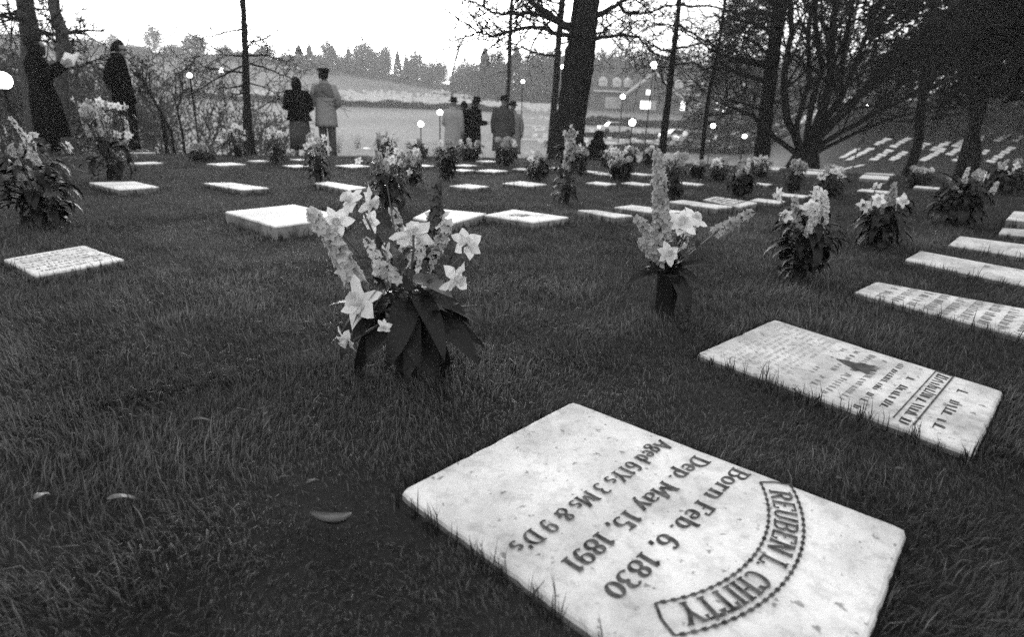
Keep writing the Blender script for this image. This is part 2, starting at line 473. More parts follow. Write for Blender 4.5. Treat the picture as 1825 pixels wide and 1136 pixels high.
def text_width(t): return sum(GL[c][0] for c in t)
def lay_text(mb, t, place, size, xs, wx=.17, wy=.065, z0=0.0):
    """place(x along the line, y up the letter, z) -> world point"""
    x = 0.0; zz = z0
    for c in t:
        wd, strokes = GL[c]
        for st in strokes:
            L, Rr = stroke_strip(st, wx, wy)
            o = len(mb.v); zz += 1.5e-5
            for a, b in zip(L, Rr):
                mb.v.append(tuple(place((x + a[0]) * size * xs, a[1] * size, zz)))
                mb.v.append(tuple(place((x + b[0]) * size * xs, b[1] * size, zz)))
            for i in range(len(st) - 1):
                mb.f.append((o + 2 * i, o + 2 * i + 1, o + 2 * i + 3, o + 2 * i + 2))
        x += wd
    return zz

def bil(C, D, A, B, top):
    """stone co-ordinates: u from C to D along the line of writing, v from C (head) to A (foot)"""
    def f(u, v, z=0.0):
        p = C * (1 - u) * (1 - v) + D * u * (1 - v) + A * (1 - u) * v + B * u * v
        return Vector((p.x, p.y, p.z + top + .0007 + z))
    return f

# --- the nearest stone, with its carved inscription
TOP = .019
A, B, D, C = px_corners([(1020, 715), (712, 875), (1450, 1421), (1620, 945)], TOP)
stone, so = slab([A, B, D, C], TOP, M['marble'], 'large pale gravestone with an arched name ribbon above three carved lines', seed=1, rough=.003)
fm = bil(C, D, A, B, TOP)
SW, SL = (D - C).length, (A - C).length
ins = MB(); zz = 0
for txt, u0, u1, v, hgt in (('Born Feb. 6, 1830', .030, .872, .425, .034), ('Dep. May 15, 1891', .052, .872, .533, .034), ("Aged 61Ys 3 Ms & 9 D's", .040, .93, .650, .033)):
    n = text_width(txt); sx = (u1 - u0) * SW / (n * hgt)
    zz = lay_text(ins, txt, lambda x, y, z, u0=u0, v=v, u1=u1: fm(u0 + x / SW, v + .018 * (x / SW) - y / SL, z), hgt, sx, .165, .085, zz)
# arched ribbon
RC, RI, RO = (.240, .526), .358, .412
def arc_pt(ang, r):                        # angle from the head direction, positive along the line of writing
    return (RC[0] + r * math.sin(ang)) / SW, (RC[1] - r * math.cos(ang)) / SL
nm = 'REUBEN L. CHITTY'
n = text_width(nm); span = R(63); hgt = .036
def place_arc(x, y, z):
    a = -span / 2 + span * (x / (n * hgt * sxa))
    u, v = arc_pt(a, RI + .009 + y); return fm(u, v, z)
sxa = RI * span / (n * hgt)
zz = lay_text(ins, nm, place_arc, hgt, sxa, .17, .10, zz)
def dash(a0, a1, r, wd):
    o = len(ins.v); k = 3
    for i in range(k + 1):
        a = a0 + (a1 - a0) * i / k
        for rr in (r - wd / 2, r + wd / 2):
            u, v = arc_pt(a, rr); ins.v.append(tuple(fm(u, v, .0009)))
    for i in range(k): ins.f.append((o + 2 * i, o + 2 * i + 1, o + 2 * i + 3, o + 2 * i + 2))
half = R(35)
for r, nn in ((RI, 26), (RO, 30)):
    st = 2 * half / nn
    for i in range(nn): dash(-half + i * st, -half + i * st + st * .97, r, .0028)
    for i in range(nn): dash(-half + i * st, -half + i * st + st * .5, r, .0062)
for s in (-1, 1):
    P = [arc_pt(s * half, RI), arc_pt(s * (half + .012), (RI + RO) / 2), arc_pt(s * half, RO)]
    L, Rr = stroke_strip([(p[0] * SW, p[1] * SL) for p in P], .005, .005); o = len(ins.v)
    for a, b in zip(L, Rr): ins.v += [tuple(fm(a[0] / SW, a[1] / SL, .0011)), tuple(fm(b[0] / SW, b[1] / SL, .0011))]
    ins.f += [(o, o + 1, o + 3, o + 2), (o + 2, o + 3, o + 5, o + 4)]
ins.build('inscription', M['carved'], stone, so)

# --- worn inscriptions that can no longer be read: rows of short carved strokes
def worn_rows(mb, fmap, rows, rng, W, L):
    for u0, u1, v, hh, dens, wd in rows:
        u = u0
        while u < u1:
            if rng.random() < dens:
                k = rng.choice((1, 1, 2, 3)); z = rng.random() * .0008
                h0 = hh * rng.uniform(.7, 1.05); wv = wd * rng.uniform(.6, 1.2)
                lean = rng.uniform(-.25, .25) * hh * L / W
                def q(a, b, c, d):
                    mb.add([fmap(a, b, z), fmap(c, b, z), fmap(c + lean * (1 if d < b else 0), d, z), fmap(a + lean * (1 if d < b else 0), d, z)], [(0, 1, 2, 3)])
                q(u, v, u + wv, v - h0)
                if k > 1: q(u - wv * .3, v - h0 * .02, u + wv * 2.4, v - h0 * .14)
                if k > 2: q(u + wv * 1.8, v - h0 * .16, u + wv * 2.6, v - h0)
                u += wv * rng.uniform(1.6, 3.4) * (1 if k == 1 else 1.35)
            else: u += wd * rng.uniform(2, 4)
rng = random.Random(5)
A, B, D, C = px_corners([(1379, 569), (1241.5, 630), (1737, 812), (1790, 698)], TOP)
stone, so = slab([A, B, D, C], TOP, M['marble_worn'], 'stained gravestone with a dark triangular mark and a bold boxed line', seed=2, rough=.004)
fm2 = bil(C, D, A, B, TOP)
W2, L2 = (D - C).length, (A - C).length
mb = MB()
worn_rows(mb, fm2, [(.06, .9, .226, .042, 1, .022)], rng, W2, L2)
worn_rows(mb, fm2, [(.14, .84, .135, .036, .8, .026), (.2, .8, .305, .03, .8, .022), (.1, .92, .37, .024, .8, .018)], rng, W2, L2)
mb.add([fm2(-.0 + .02, .176, .001), fm2(.92, .184, .001), fm2(.92, .178, .001), fm2(.02, .169, .001)], [(0, 1, 2, 3)])
mb.add([fm2(.02, .240, .001), fm2(.92, .246, .001), fm2(.92, .241, .001), fm2(.02, .235, .001)], [(0, 1, 2, 3)])
mb.add([fm2(.02, .17, .0012), fm2(.035, .17, .0012), fm2(.035, .24, .0012), fm2(.02, .24, .0012)], [(0, 1, 2, 3)])
mb.build('inscription', M['carved'], stone, so)
mb = MB()
worn_rows(mb, fm2, [(.08, .9, .43, .026, .7, .018), (.1, .9, .49, .026, .7, .018), (.12, .85, .55, .024, .6, .018), (.15, .8, .60, .02, .5, .016)], rng, W2, L2)
mb.build('inscription', M['carved_faint'], stone, so)
mb = MB()
worn_rows(mb, fm2, [(.06, .92, .66 + .032 * i, .014, .85, .012) for i in range(9)], rng, W2, L2)
mb.build('inscription', M['carved_pale'], stone, so)
mb = MB()                                   # the dark triangular mark
tri = [(.37, .58), (.34, .53), (.335, .50), (.29, .47), (.30, .455), (.27, .43), (.33, .43), (.36, .405), (.38, .43), (.45, .425), (.43, .46), (.46, .475), (.42, .50), (.41, .53), (.385, .55)]
mb.add([fm2(u, v, .0018) for u, v in tri], [tuple(range(15))])
mb.build('stain', M['stain'], stone, so)

def near_stone(P, top, mt, label, rows=None, rm='carved_faint', seed=0, tilt=None, head='CD'):
    A, B, D, C = px_corners(P, top)
    st, so = slab([A, B, D, C], top, M[mt], label, seed=seed, rough=.004, thick=top + .06)
    if rows:
        f = bil(C, D, A, B, top); mb = MB()
        worn_rows(mb, f, rows, random.Random(seed), (D - C).length, (A - C).length)
        mb.build('inscription', M[rm], st, so)
    return st
rowsA = [(.06, .94, .12 + .085 * i, .05, .8, .022) for i in range(10)]
near_stone([(1561, 502), (1522, 520), (1905, 622), (1925, 568)], .024, 'marble_worn', 'grass edged gravestone with rows of carved lines, just beyond the stained one', rowsA, 'carved_faint', 3)
near_stone([(1640, 447), (1612, 462), (1890, 523), (1900, 495)], .024, 'marble_worn', 'speckled blank gravestone cut by the frame, second beyond the stained one', [(.2, .5, .5, .04, .4, .03), (.1, .6, .3, .04, .4, .03)], 'carved_faint', 4)
near_stone([(1710, 420.5), (1690, 436), (1898, 470), (1905, 446)], .024, 'marble_worn', 'pale gravestone cut by the frame, third beyond the stained one', [(.2, .7, .5, .04, .4, .03)], 'carved_faint', 5)
near_stone([(1786, 406), (1779, 416), (1905, 428), (1912, 415)], .024, 'marble_worn', 'narrow gravestone tip at the frame edge, fourth beyond the stained one', None, seed=6)
near_stone([(1807, 376), (1793, 391), (1925, 401), (1935, 386)], .06, 'marble_worn', 'gravestone tip at the frame edge, farthest of the near column', None, seed=7)
near_stone([(5, 462), (150, 437), (222, 462), (65, 492)][::-1], .03, 'marble_worn', 'weathered gravestone below the bouquet with big drooping leaves', [(.1, .9, .15 + .12 * i, .06, .8, .02) for i in range(7)], 'carved_faint', 8)
near_stone([(400, 377), (524, 364), (622, 386), (490, 404)][::-1], .075, 'marble', 'thick raised white gravestone standing proud of the lawn, behind the pale flower spike', None, seed=9)
near_stone([(735, 388), (770, 371), (868, 380), (800, 400)][::-1], .055, 'marble', 'white gravestone half hidden behind the dark flower spike', None, seed=10)
near_stone([(862, 383), (915, 373), (1015, 387), (950, 396)][::-1], .05, 'marble', 'white gravestone with a dark carved patch in its middle', [(.35, .65, .55, .14, 1, .03), (.3, .6, .4, .1, 1, .03)], 'carved', 11)
near_stone([(1029, 374), (1060, 374), (1128, 384), (1095, 387)][::-1], .045, 'marble', 'thin white gravestone right of the one with the dark patch', None, seed=12)
near_stone([(1094, 369), (1125, 365), (1222, 377), (1180, 381)][::-1], .045, 'marble', 'white gravestone crossed by the tall grey flower spike', None, seed=13)
near_stone([(1191, 359), (1215, 356), (1306, 368), (1275, 371)][::-1], .045, 'marble', 'long white gravestone sliver just above the big white blooms', None, seed=14)
near_stone([(1253, 355), (1275, 350), (1350, 361), (1318, 369)][::-1], .05, 'marble_worn', 'lettered gravestone with dark writing, beyond the big white blooms', [(.1, .9, .2 + .15 * i, .09, .9, .03) for i in range(5)], 'carved', 15)
near_stone([(158, 325), (240, 323), (284, 333), (213, 338)][::-1], .05, 'marble', 'white gravestone nearest in front of the large blossom cluster', None, seed=16)
near_stone([(362, 326), (412, 325), (480, 335), (430, 338.5)][::-1], .04, 'marble', 'thin white gravestone alone on the open lawn above the raised one', None, seed=17)
near_stone([(560, 326), (585, 323.5), (653, 334), (622, 338.5)][::-1], .05, 'marble', 'white gravestone left of the broad dark leaved bouquet', None, seed=18)

def far_stone(x0, x1, y, label, thick=.034, mt='marble_far', group=STONES, yaw=None):
    """a stone seen nearly edge on: left and right pixel, height of its middle"""
    c = ground((x0 + x1) / 2, y, thick); c.z -= thick
    dep = (cam_rot.transposed() @ (c - CAM)).z * -1
    wd = min(.95, max(.3, (x1 - x0) * dep / F))
    k = wd / .78                           # apparent width of a .52 x .62 slab seen on the diagonal
    ya = R(-39 if yaw is None else yaw)
    e1 = Vector((math.cos(ya), math.sin(ya), 0)) * .31 * k; e2 = Vector((-math.sin(ya), math.cos(ya), 0)) * .26 * k
    cs = []
    for s1, s2 in ((1, 1), (-1, 1), (-1, -1), (1, -1)):
        p = c + e1 * s1 + e2 * s2; p.z = height(p.x, p.y); cs.append(p)
    return slab(cs, thick, M[mt], label, group, seed=int(x0 * 7 + y), thick=.12)
FAR = [
 (82, 141, 269, 'white gravestone between the dark cloaked woman and the large blossom cluster'),
 (14, 60, 285, 'gravestone sliver glimpsed behind the bouquet with big drooping leaves'),
 (224, 276, 271.5, 'white gravestone touching the large blossom cluster, farther of two'),
 (232, 290, 290, 'white gravestone touching the large blossom cluster, nearer of two'),
 (283, 322, 243.5, 'thick white gravestone in front of the black urn'),
 (369, 404, 248.5, 'white gravestone below the lamp post, left of the slim trunk'),
 (440, 482, 254, 'flat white gravestone right of the slim straight trunk'),
 (369, 437, 292, 'white gravestone in front of the low twin bouquet'),
 (445, 478, 286.5, 'faint grey gravestone sliver left of the bouquet near the grey skirt'),
 (504, 552, 295.5, 'white gravestone left of the slender light bouquet'),
 (521, 550, 284, 'small white gravestone below the woman in the grey skirt'),
 (598, 660, 295.5, 'white gravestone with a flower lying on it, right of the slender light bouquet'),
 (627, 677, 264, 'pale gravestone at the brow right of the man in the peaked cap'),
 (738, 770, 295, 'white gravestone left of the dark leafy bouquet in the centre'),
 (814, 846, 294.5, 'white gravestone right of the dark leafy bouquet in the centre, farther of two'),
 (808, 840, 303, 'white gravestone right of the dark leafy bouquet in the centre, nearer of two'),
 (848, 905, 304, 'long thin gravestone sliver left of the round pale bouquet at the big tree'),
 (858, 877, 287, 'small white gravestone under the round headed hydrangea bouquet'),
 (919, 950, 301, 'bright gravestone left of the bouquet before the big tree'),
 (978, 1022, 299, 'white gravestone behind the bouquet with one tall spike'),
 (1038, 1071, 306, 'white gravestone right of the bouquet with one tall spike'),
 (1073, 1090, 310, 'tiny white gravestone left of the leafy fern-like bouquet'),
 (1123, 1158, 310, 'white gravestone right of the leafy fern-like bouquet'),
 (802, 871, 331.5, 'white gravestone alone on the lawn, left of the bouquet with one tall spike'),
 (896, 974, 327, 'long white gravestone touching the bouquet with one tall spike'),
 (1046, 1097, 326.5, 'white gravestone between the one-spike bouquet and a longer one'),
 (1108, 1162, 327, 'long pale gravestone left of the grey flower spike top'),
 (1212, 1248, 327, 'white gravestone right of the dark bouquet with grey blooms'),
 (1346, 1390, 357.5, 'thin gravestone sliver right of the lettered one'),
 (1376, 1442, 347.5, 'long thin gravestone sliver below the spreading tree'),
 (1341, 1364, 327, 'small grey gravestone right of the dark drooping bouquet'),
 (1528, 1594, 340.5, 'thin white gravestone above the arching leaves bouquet'),
 (1632, 1672, 333.5, 'thin white gravestone below the wreath-shaped flowers'),
 (1722, 1746, 301, 'dim gravestone behind the drooping bouquet at the dark trees'),
]
for x0, x1, y, lab in FAR: far_stone(x0, x1, y, lab)
# a pale block set on edge beside the big tree
p = ground(938, 275); mb = MB(); mb.box(p + Vector((0, 0, .10)), .34, .08, .26, .1)
mb.box(p + Vector((0, 0, -.05)), .40, .14, .12, .1)
tag(mb.build('headstone', M['marble_far'], None, p), 'small upright white headstone left of the big leaning tree', 'headstone')

# rows of stones running away under the dark trees on the right
ROWS = [((1511, 285), (1555, 263), 6), ((1555, 285), (1588, 266), 5), ((1588, 285), (1615, 269.5), 5), ((1643, 286), (1684, 263.6), 7), ((1763, 289), (1806, 261), 7), ((1808, 251), (1830, 238), 4),
        ((1444, 312), (1502, 292), 6), ((1492, 304), (1540, 293), 4), ((1554, 321), (1605, 304), 5), ((1367, 303), (1420, 291), 5), ((1777, 304), (1801, 295), 3), ((1700, 287), (1735, 266), 4),
        ((1660, 268), (1692, 252), 5), ((1590, 262), (1622, 245), 5), ((1700, 261), (1735, 242), 6), ((1735, 254), (1768, 236), 6), ((1500, 281), (1530, 264), 4), ((1690, 276), (1722, 258), 5), ((1560, 258), (1585, 246), 4), ((1775, 252), (1800, 238), 5), ((1733, 282), (1762, 266), 4), ((1628, 270), (1655, 254), 4)]
for i, (a, b, n) in enumerate(ROWS):
    pa, pb = ground(a[0], a[1], .05), ground(b[0], b[1], .05)
    d = (pb - pa); d.z = 0; ln = min(d.length, n * 1.3); d.normalize(); s = Vector((-d.y, d.x, 0))
    for k in range(n):
        c = pa + d * (ln * (k + .45) / n)
        cs = []
        for s1, s2 in ((1, 1), (-1, 1), (-1, -1), (1, -1)):
            q = c + d * s1 * min(.33, ln / n * (.38 + .05 * math.sin(k * 5 + i))) + s * s2 * (.17 + .04 * math.sin(k * 3 + i * 2)); q.z = height(q.x, q.y); cs.append(q)
        slab(cs, .05, M['marble_far'], 'flat gravestone in the long shaded rows under the dark trees', 'gravestone rows under the dark trees', seed=i * 10 + k)

# ------------------------------------------------------------------ grass
nr = np.random.default_rng(11)
HX0, HY0, HS = -22.0, -2.0, .1
HT = np.array([[height(HX0 + i * HS, HY0 + j * HS) for i in range(440)] for j in range(260)])
def hgrid(x, y):
    fx = np.clip((x - HX0) / HS, 0, 438.9); fy = np.clip((y - HY0) / HS, 0, 258.9)
    i = fx.astype(int); j = fy.astype(int); a = fx - i; b = fy - j
    return HT[j, i] * (1 - a) * (1 - b) + HT[j, i + 1] * a * (1 - b) + HT[j + 1, i] * (1 - a) * b + HT[j + 1, i + 1] * a * b
def vnoise(x, y, s, k):
    return .5 + .25 * (np.sin(x * s + 1.7 * k + 1.3 * np.sin(y * s * .8 + k)) + np.sin(y * s * 1.13 + 2.1 * k + 1.1 * np.sin(x * s * .9 - k)))
def sector(n, d0, d1, half, power):
    """points in a sector in front of the camera; density falls with distance"""
    uu = nr.random(n); e = 2 - power
    d = (d0 ** e + uu * (d1 ** e - d0 ** e)) ** (1 / e)
    a = (nr.random(n) * 2 - 1) * half
    return d * np.sin(a), d * np.cos(a), d
X, Y, D = [], [], []
for n, d0, d1, half in ((62000, .28, 1.6, R(62)), (150000, 1.5, 4.5, R(54)), (190000, 4.3, 15.5, R(50))):
    x, y, d = sector(n, d0, d1, half, 1.0 if d0 > 1 else .35)
    X.append(x); Y.append(y); D.append(d)
X = np.concatenate(X); Y = np.concatenate(Y); D = np.concatenate(D)
def inside(qx, qy, quad, grow=0.0):
    c = np.mean(quad, axis=0)
    s = None; ok = np.ones(len(qx), bool)
    area = sum(quad[i][0] * quad[(i + 1) % 4][1] - quad[(i + 1) % 4][0] * quad[i][1] for i in range(4))
    sg = 1 if area > 0 else -1
    for i in range(4):
        a, b = quad[i], quad[(i + 1) % 4]
        ex, ey = b[0] - a[0], b[1] - a[1]; ln = math.hypot(ex, ey)
        ok &= sg * (ex * (qy - a[1]) - ey * (qx - a[0])) / ln > -grow
    return ok
bald = vnoise(X, Y, 2.7, 12) * .5 + vnoise(X, Y, 9.0, 6) * .5
keep = ~((bald > .85) & (nr.random(len(X)) < .5))
for q in FOOT:
    cx, cy = np.mean(q, axis=0)
    near = (abs(X - cx) < 1) & (abs(Y - cy) < 1)
    idx = np.nonzero(near)[0]
    keep[idx[inside(X[idx], Y[idx], q, .004)]] = False
X, Y, D = X[keep], Y[keep], D[keep]
N = len(X)
patch = vnoise(X, Y, 5.0, 1) * .5 + vnoise(X, Y, 14.0, 2) * .5
big = vnoise(X, Y, 1.1, 3)
hgt = (.020 + .022 * patch + .012 * nr.random(N)) * (.85 + .3 * big)
wid = np.clip(.0011 + .0006 * nr.random(N) + .00042 * D, .0013, .008)
tone = .088 * (.2 + .9 * patch + .6 * big) * (.45 + 1.1 * nr.random(N)) * (.86 + .85 * np.exp(-((X + .5) ** 2 / 7 + (Y - 4.2) ** 2 / 9)))     # light falloff painted into the blade tone: paler in the middle of the lawn
worn = np.clip((vnoise(X, Y, 1.9, 9) * .6 + vnoise(X, Y, 5.3, 4) * .4 - .62) * 6, 0, 1)
hgt *= 1 - .45 * worn; tone *= 1 + .5 * worn * nr.random(N)
# long stray blades and dry straws
st = nr.random(N)
lng = (st < .035); hgt[lng] *= nr.uniform(1.5, 2.4, lng.sum())
dry = (st > .985); tone[dry] = nr.uniform(.10, .26, dry.sum()); hgt[dry] *= 1.5
# taller uncut fringe along the near stones
ex, ey, eh = [], [], []
for q in FOOT:
    cx, cy = np.mean(q, axis=0)
    dd = math.hypot(cx, cy)
    if dd > 8 or cy < 0: continue
    for i in range(4):
        a, b = q[i], q[(i + 1) % 4]; ln = math.hypot(b[0] - a[0], b[1] - a[1])
        mx, my = (a[0] + b[0]) / 2, (a[1] + b[1]) / 2
        n = int(ln * (420 if dd < 2.6 else 260))
        t = nr.random(n); o = nr.random(n) * .016 + .004
        vx, vy = mx - cx, my - cy; vl = math.hypot(vx, vy)
        cl = np.sin(t * 37 + i * 2) * .5 + np.sin(t * 83 + i) * .5
        k = cl > -.1
        ex.append((a[0] + (b[0] - a[0]) * t + vx / vl * o)[k]); ey.append((a[1] + (b[1] - a[1]) * t + vy / vl * o)[k])
        eh.append((.034 + .032 * nr.random(n) * (nr.random(n) ** 2.0) * 2 + .012 * np.clip(cl, 0, 1))[k])
fx, fy, fh = np.concatenate(ex), np.concatenate(ey), np.concatenate(eh)
X = np.concatenate([X, fx]); Y = np.concatenate([Y, fy]); D = np.concatenate([D, np.hypot(fx, fy)])
hgt = np.concatenate([hgt, fh]); wid = np.concatenate([wid, np.full(len(fx), .0021) + .0003 * np.hypot(fx, fy)])
tone = np.concatenate([tone, .022 + .028 * nr.random(len(fx))])
N = len(X)
Z = hgrid(X, Y) - .004
yaw = nr.random(N) * 2 * np.pi
az = vnoise(X, Y, 6, 5) * 6.3 + nr.normal(0, 1.0, N)        # locally combed lie
lean = np.abs(nr.normal(.45, .35, N)); lean[-len(fx):] = np.abs(nr.normal(.2, .2, len(fx)))
dx, dy = np.cos(az), np.sin(az); sx, sy = -np.sin(yaw), np.cos(yaw)
m1, m2 = hgt * .55, hgt
V = np.empty((N, 5, 3), np.float32)
o1 = m1 * np.sin(lean * .5); z1 = m1 * np.cos(lean * .5)
o2 = o1 + (m2 - m1) * np.sin(np.clip(lean * 1.9, 0, 1.75)); z2 = z1 + (m2 - m1) * np.cos(np.clip(lean * 1.9, 0, 1.75))
for k, (o, z, wf, sgn) in enumerate(((0, 0, .5, -1), (0, 0, .5, 1), (o1, z1, .42, 1), (o1, z1, .42, -1), (o2, z2, 0, 0))):
    V[:, k, 0] = X + dx * o + sx * wid * wf * sgn
    V[:, k, 1] = Y + dy * o + sy * wid * wf * sgn
    V[:, k, 2] = Z + z
me = bpy.data.meshes.new('grass')
me.vertices.add(N * 5); me.vertices.foreach_set('co', V.reshape(-1))
li = (np.arange(N)[:, None] * 5 + np.array([0, 1, 2, 3, 3, 2, 4])[None]).astype(np.int32).reshape(-1)
me.loops.add(N * 7); me.loops.foreach_set('vertex_index', li)
ls = (np.arange(N)[:, None] * 7 + np.array([0, 4])[None]).astype(np.int32).reshape(-1)
me.polygons.add(N * 2); me.polygons.foreach_set('loop_start', ls)
me.update(calc_edges=True)
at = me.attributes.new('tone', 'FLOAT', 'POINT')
tv = np.repeat(tone[:, None], 5, 1) * np.array([.3, .3, .9, .9, 1.35])[None]  # blade feet darkened with the shade between blades, tips lightened
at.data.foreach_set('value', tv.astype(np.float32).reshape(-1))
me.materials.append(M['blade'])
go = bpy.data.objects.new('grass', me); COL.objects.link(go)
tag(go, 'short mown lawn grass between the flat gravestones', 'grass', None, 'stuff')

# clover leaves scattered among the blades
def leaf_pts(base, d, up, L, W, droop=0.0, fold=.25, n=5, pw=.75, tip=True, wave=0.0):
    """a leaf blade: centre line from base along d bending down; returns verts, faces"""
    d = Vector(d).normalized(); up = Vector(up); up = (up - d * up.dot(d)).normalized(); s = d.cross(up)
    vs, fs = [], []
    p = Vector(base); ang = 0.0
    for i in range(n + 1):
        t = i / n
        wv = W * .5 * (math.sin(math.pi * min(1, t ** pw * .97 + .03)) ** .85 if t < 1 else 0.02)
        a = droop * t
        dd = d * math.cos(a) - up * math.sin(a); uu = up * math.cos(a) + d * math.sin(a)
        if i: p = p + dd * (L / n)
        wb = wave * math.sin(t * 9) * W * .2
        vs += [p - s * wv + uu * (wv * fold + wb), p, p + s * wv + uu * (wv * fold - wb)]
        if i:
            o = (i - 1) * 3
            fs += [(o, o + 1, o + 4, o + 3), (o + 1, o + 2, o + 5, o + 4)]
    return vs, fs
rng = random.Random(21)
def rvec0(rng): return Vector((rng.uniform(-.6, .6), rng.uniform(-.6, .6), 1))
mb = MB()
cx_, cy_, cdist = sector(2600, .4, 6.0, R(52), 1.0)
for x, y in zip(cx_, cy_):
    if any(abs(x - np.mean(q, axis=0)[0]) < .6 and inside(np.array([x]), np.array([y]), q, .01)[0] for q in FOOT[:8]): continue
    if vnoise(np.array([x]), np.array([y]), 2.2, 7)[0] < .42: continue
    c = Vector((x, y, height(x, y) + rng.uniform(.018, .034)))
    a0 = rng.random() * 6.28; sz = rng.uniform(.0045, .008)
    for k in range(3):
        a = a0 + k * 2.09
        d = Vector((math.cos(a), math.sin(a), rng.uniform(-.1, .35)))
        vs, fs = leaf_pts(c, d, (0, 0, 1), sz, sz * .85, 0, .2, 2, 1.2)
        mb.add(vs, fs)
mb = MB()
lx, ly, ld = sector(1500, .4, 8.0, R(52), 1.0)
for x, y in zip(lx, ly):
    if any(abs(x - np.mean(q, axis=0)[0]) < .6 and inside(np.array([x]), np.array([y]), q, .01)[0] for q in FOOT[:8]): continue
    c = Vector((x, y, height(x, y) + rng.uniform(.012, .034))); a0 = rng.random() * 6.28; sz = rng.uniform(.008, .03)
    vs, fs = leaf_pts(c, (math.cos(a0), math.sin(a0), rng.uniform(-.3, .4)), rvec0(rng), sz, sz * rng.choice((.12, .15, .3, .5)), rng.uniform(0, 1.6), .5, 4, .8, wave=.6)
    mb.add(vs, fs)
M['litter'] = mat('withered leaf bit', .11, .7, .6, 9)
tag(mb.build('leaf_litter', M['litter']), 'withered leaf bits and straws caught in the lawn', 'leaf litter', None, 'stuff')
M['clover'] = mat('clover leaf', .045, .55, .4, 30, 0, None, .5, transl=.2)
tag(mb.build('clover', M['clover']), 'small clover leaves growing through the lawn', 'clover', None, 'stuff')

# dry leaves and a curled pale leaf lying in the grass
def dry_leaf(px, py, L, W, label, az, name='fallen_leaf', curl=.8, m='dry', up=.035):
    p = ground(px, py, up)
    L *= .62; W *= .6; mb = MB(); vs, fs = leaf_pts(p, (math.cos(az), math.sin(az), .12), (0, 0, 1), L, W, curl, .5, 8, .8, wave=.4)
    mb.add(vs, fs)
    ob = mb.build(name, M[m], None, p, True)
    so_ = ob.modifiers.new('thickness', 'SOLIDIFY'); so_.thickness = .0008
    return tag(ob, label, 'leaf', 'dry leaves lying in the grass')
dry_leaf(342, 748, .07, .016, 'narrow pale dry leaf lying alone on the left lawn', .35)
dry_leaf(545, 862, .05, .014, 'straight pale dry leaf beside the curled one', .9)
dry_leaf(190, 890, .075, .02, 'broad dull dry leaf low on the dark left lawn', .5, m='leaf_pale')
dry_leaf(60, 890, .045, .025, 'crumpled dry leaf at the dark left edge of the lawn', 1.2, m='leaf_pale')
dry_leaf(468, 742, .035, .008, 'small upright sliver of dry leaf left of the near bouquet', 1.4, curl=.2)
dry_leaf(1595, 835, .05, .012, 'pale pointed dry leaf in the grass between the two lettered stones', .15)
dry_leaf(1490, 852, .03, .012, 'short dry leaf by the upper edge of the nearest gravestone', .2)
p = ground(592, 915, .03)
mb = MB(); rr = []
for i in range(13):                          # a crescent, cupped like a curled leaf
    a = R(200 + 140 * i / 12); t = abs(i - 6) / 6
    c = p + Vector((math.cos(a) * .036, 0, math.sin(a) * .02 + .012)); wv = .011 * (1 - t ** 2.2) + .0008
    rr.append([c + Vector((0, -.004, wv)), c + Vector((0, -.009, 0)), c + Vector((0, -.004, -wv)), c + Vector((0, -.006, 0))])
mb.rings(rr); tag(mb.build('fallen_leaf', M['leaf_pale'], None, p, True), 'crescent of pale curled leaf half sunk in the grass', 'leaf', 'dry leaves lying in the grass')

# ------------------------------------------------------------------ flowers
def rvec(rng, z0=-1.0):
    while True:
        v = Vector((rng.uniform(-1, 1), rng.uniform(-1, 1), rng.uniform(z0, 1)))
        if .05 < v.length < 1: return v.normalized()
def frame(d):
    d = Vector(d).normalized(); u = d.orthogonal().normalized(); return d, u, d.cross(u)
def daffodil(parent, origin, c, face, size, name='daffodil', corona=True, reflex=.25, rng=random, lod=0, label=None):
    """six pointed petals round a frilled trumpet, as a part with the trumpet as its sub-part"""
    d, u, v = frame(face); a0 = rng.random() * 6.28
    c = Vector(c); mb = MB()
    for k in range(6):
        a = a0 + k * math.pi / 3 + rng.uniform(-.2, .2)
        r = u * math.cos(a) + v * math.sin(a)
        dirn = (r + d * rng.uniform(-.15, .35 if k % 2 else .15)).normalized()
        vs, fs = leaf_pts(c + d * (.0015 if k % 2 else 0), dirn, d, size * rng.uniform(.82, 1.12), size * rng.uniform(.56, .7), reflex * rng.uniform(-.6, 2.2), .2 * rng.uniform(-.5, 1.4), 4 if lod == 0 else 2, .85, wave=.5 if lod == 0 else 0)
        mb.add(vs, fs)
    fl = mb.build(name, M['petal'], parent, origin, True)
    if label: fl['label'] = label
    if corona:
        mb = MB(); prof = ((.13, 0), (.17, .12), (.2, .3), (.25, .42), (.3, .46)); seg = 14 if lod == 0 else 8
        mb.rings([[c + d * (z * size) + (u * math.cos(6.283 * k / seg) + v * math.sin(6.283 * k / seg)) * size * r * (1 + (.1 * math.cos(k * 3.1) if r > .26 else 0)) for k in range(seg)] for r, z in prof], False)
        mb.build('trumpet', M['corona'], fl, origin, True)
    return fl
def floret(mb, c, d, size, n, rng, depth=.35):
    d, u, v = frame(d); a0 = rng.random() * 6.28
    for k in range(n):
        a = a0 + 6.283 * k / n; r = u * math.cos(a) + v * math.sin(a); s = d.cross(r)
        l = size * rng.uniform(.8, 1.15)
        tip = c + r * l + d * depth * size * rng.uniform(-.3, 1)
        mid = c + r * l * .55 + d * depth * size * .6
        mb.add([c, mid + s * l * .34, tip, mid - s * l * .34], [(0, 1, 2, 3)])
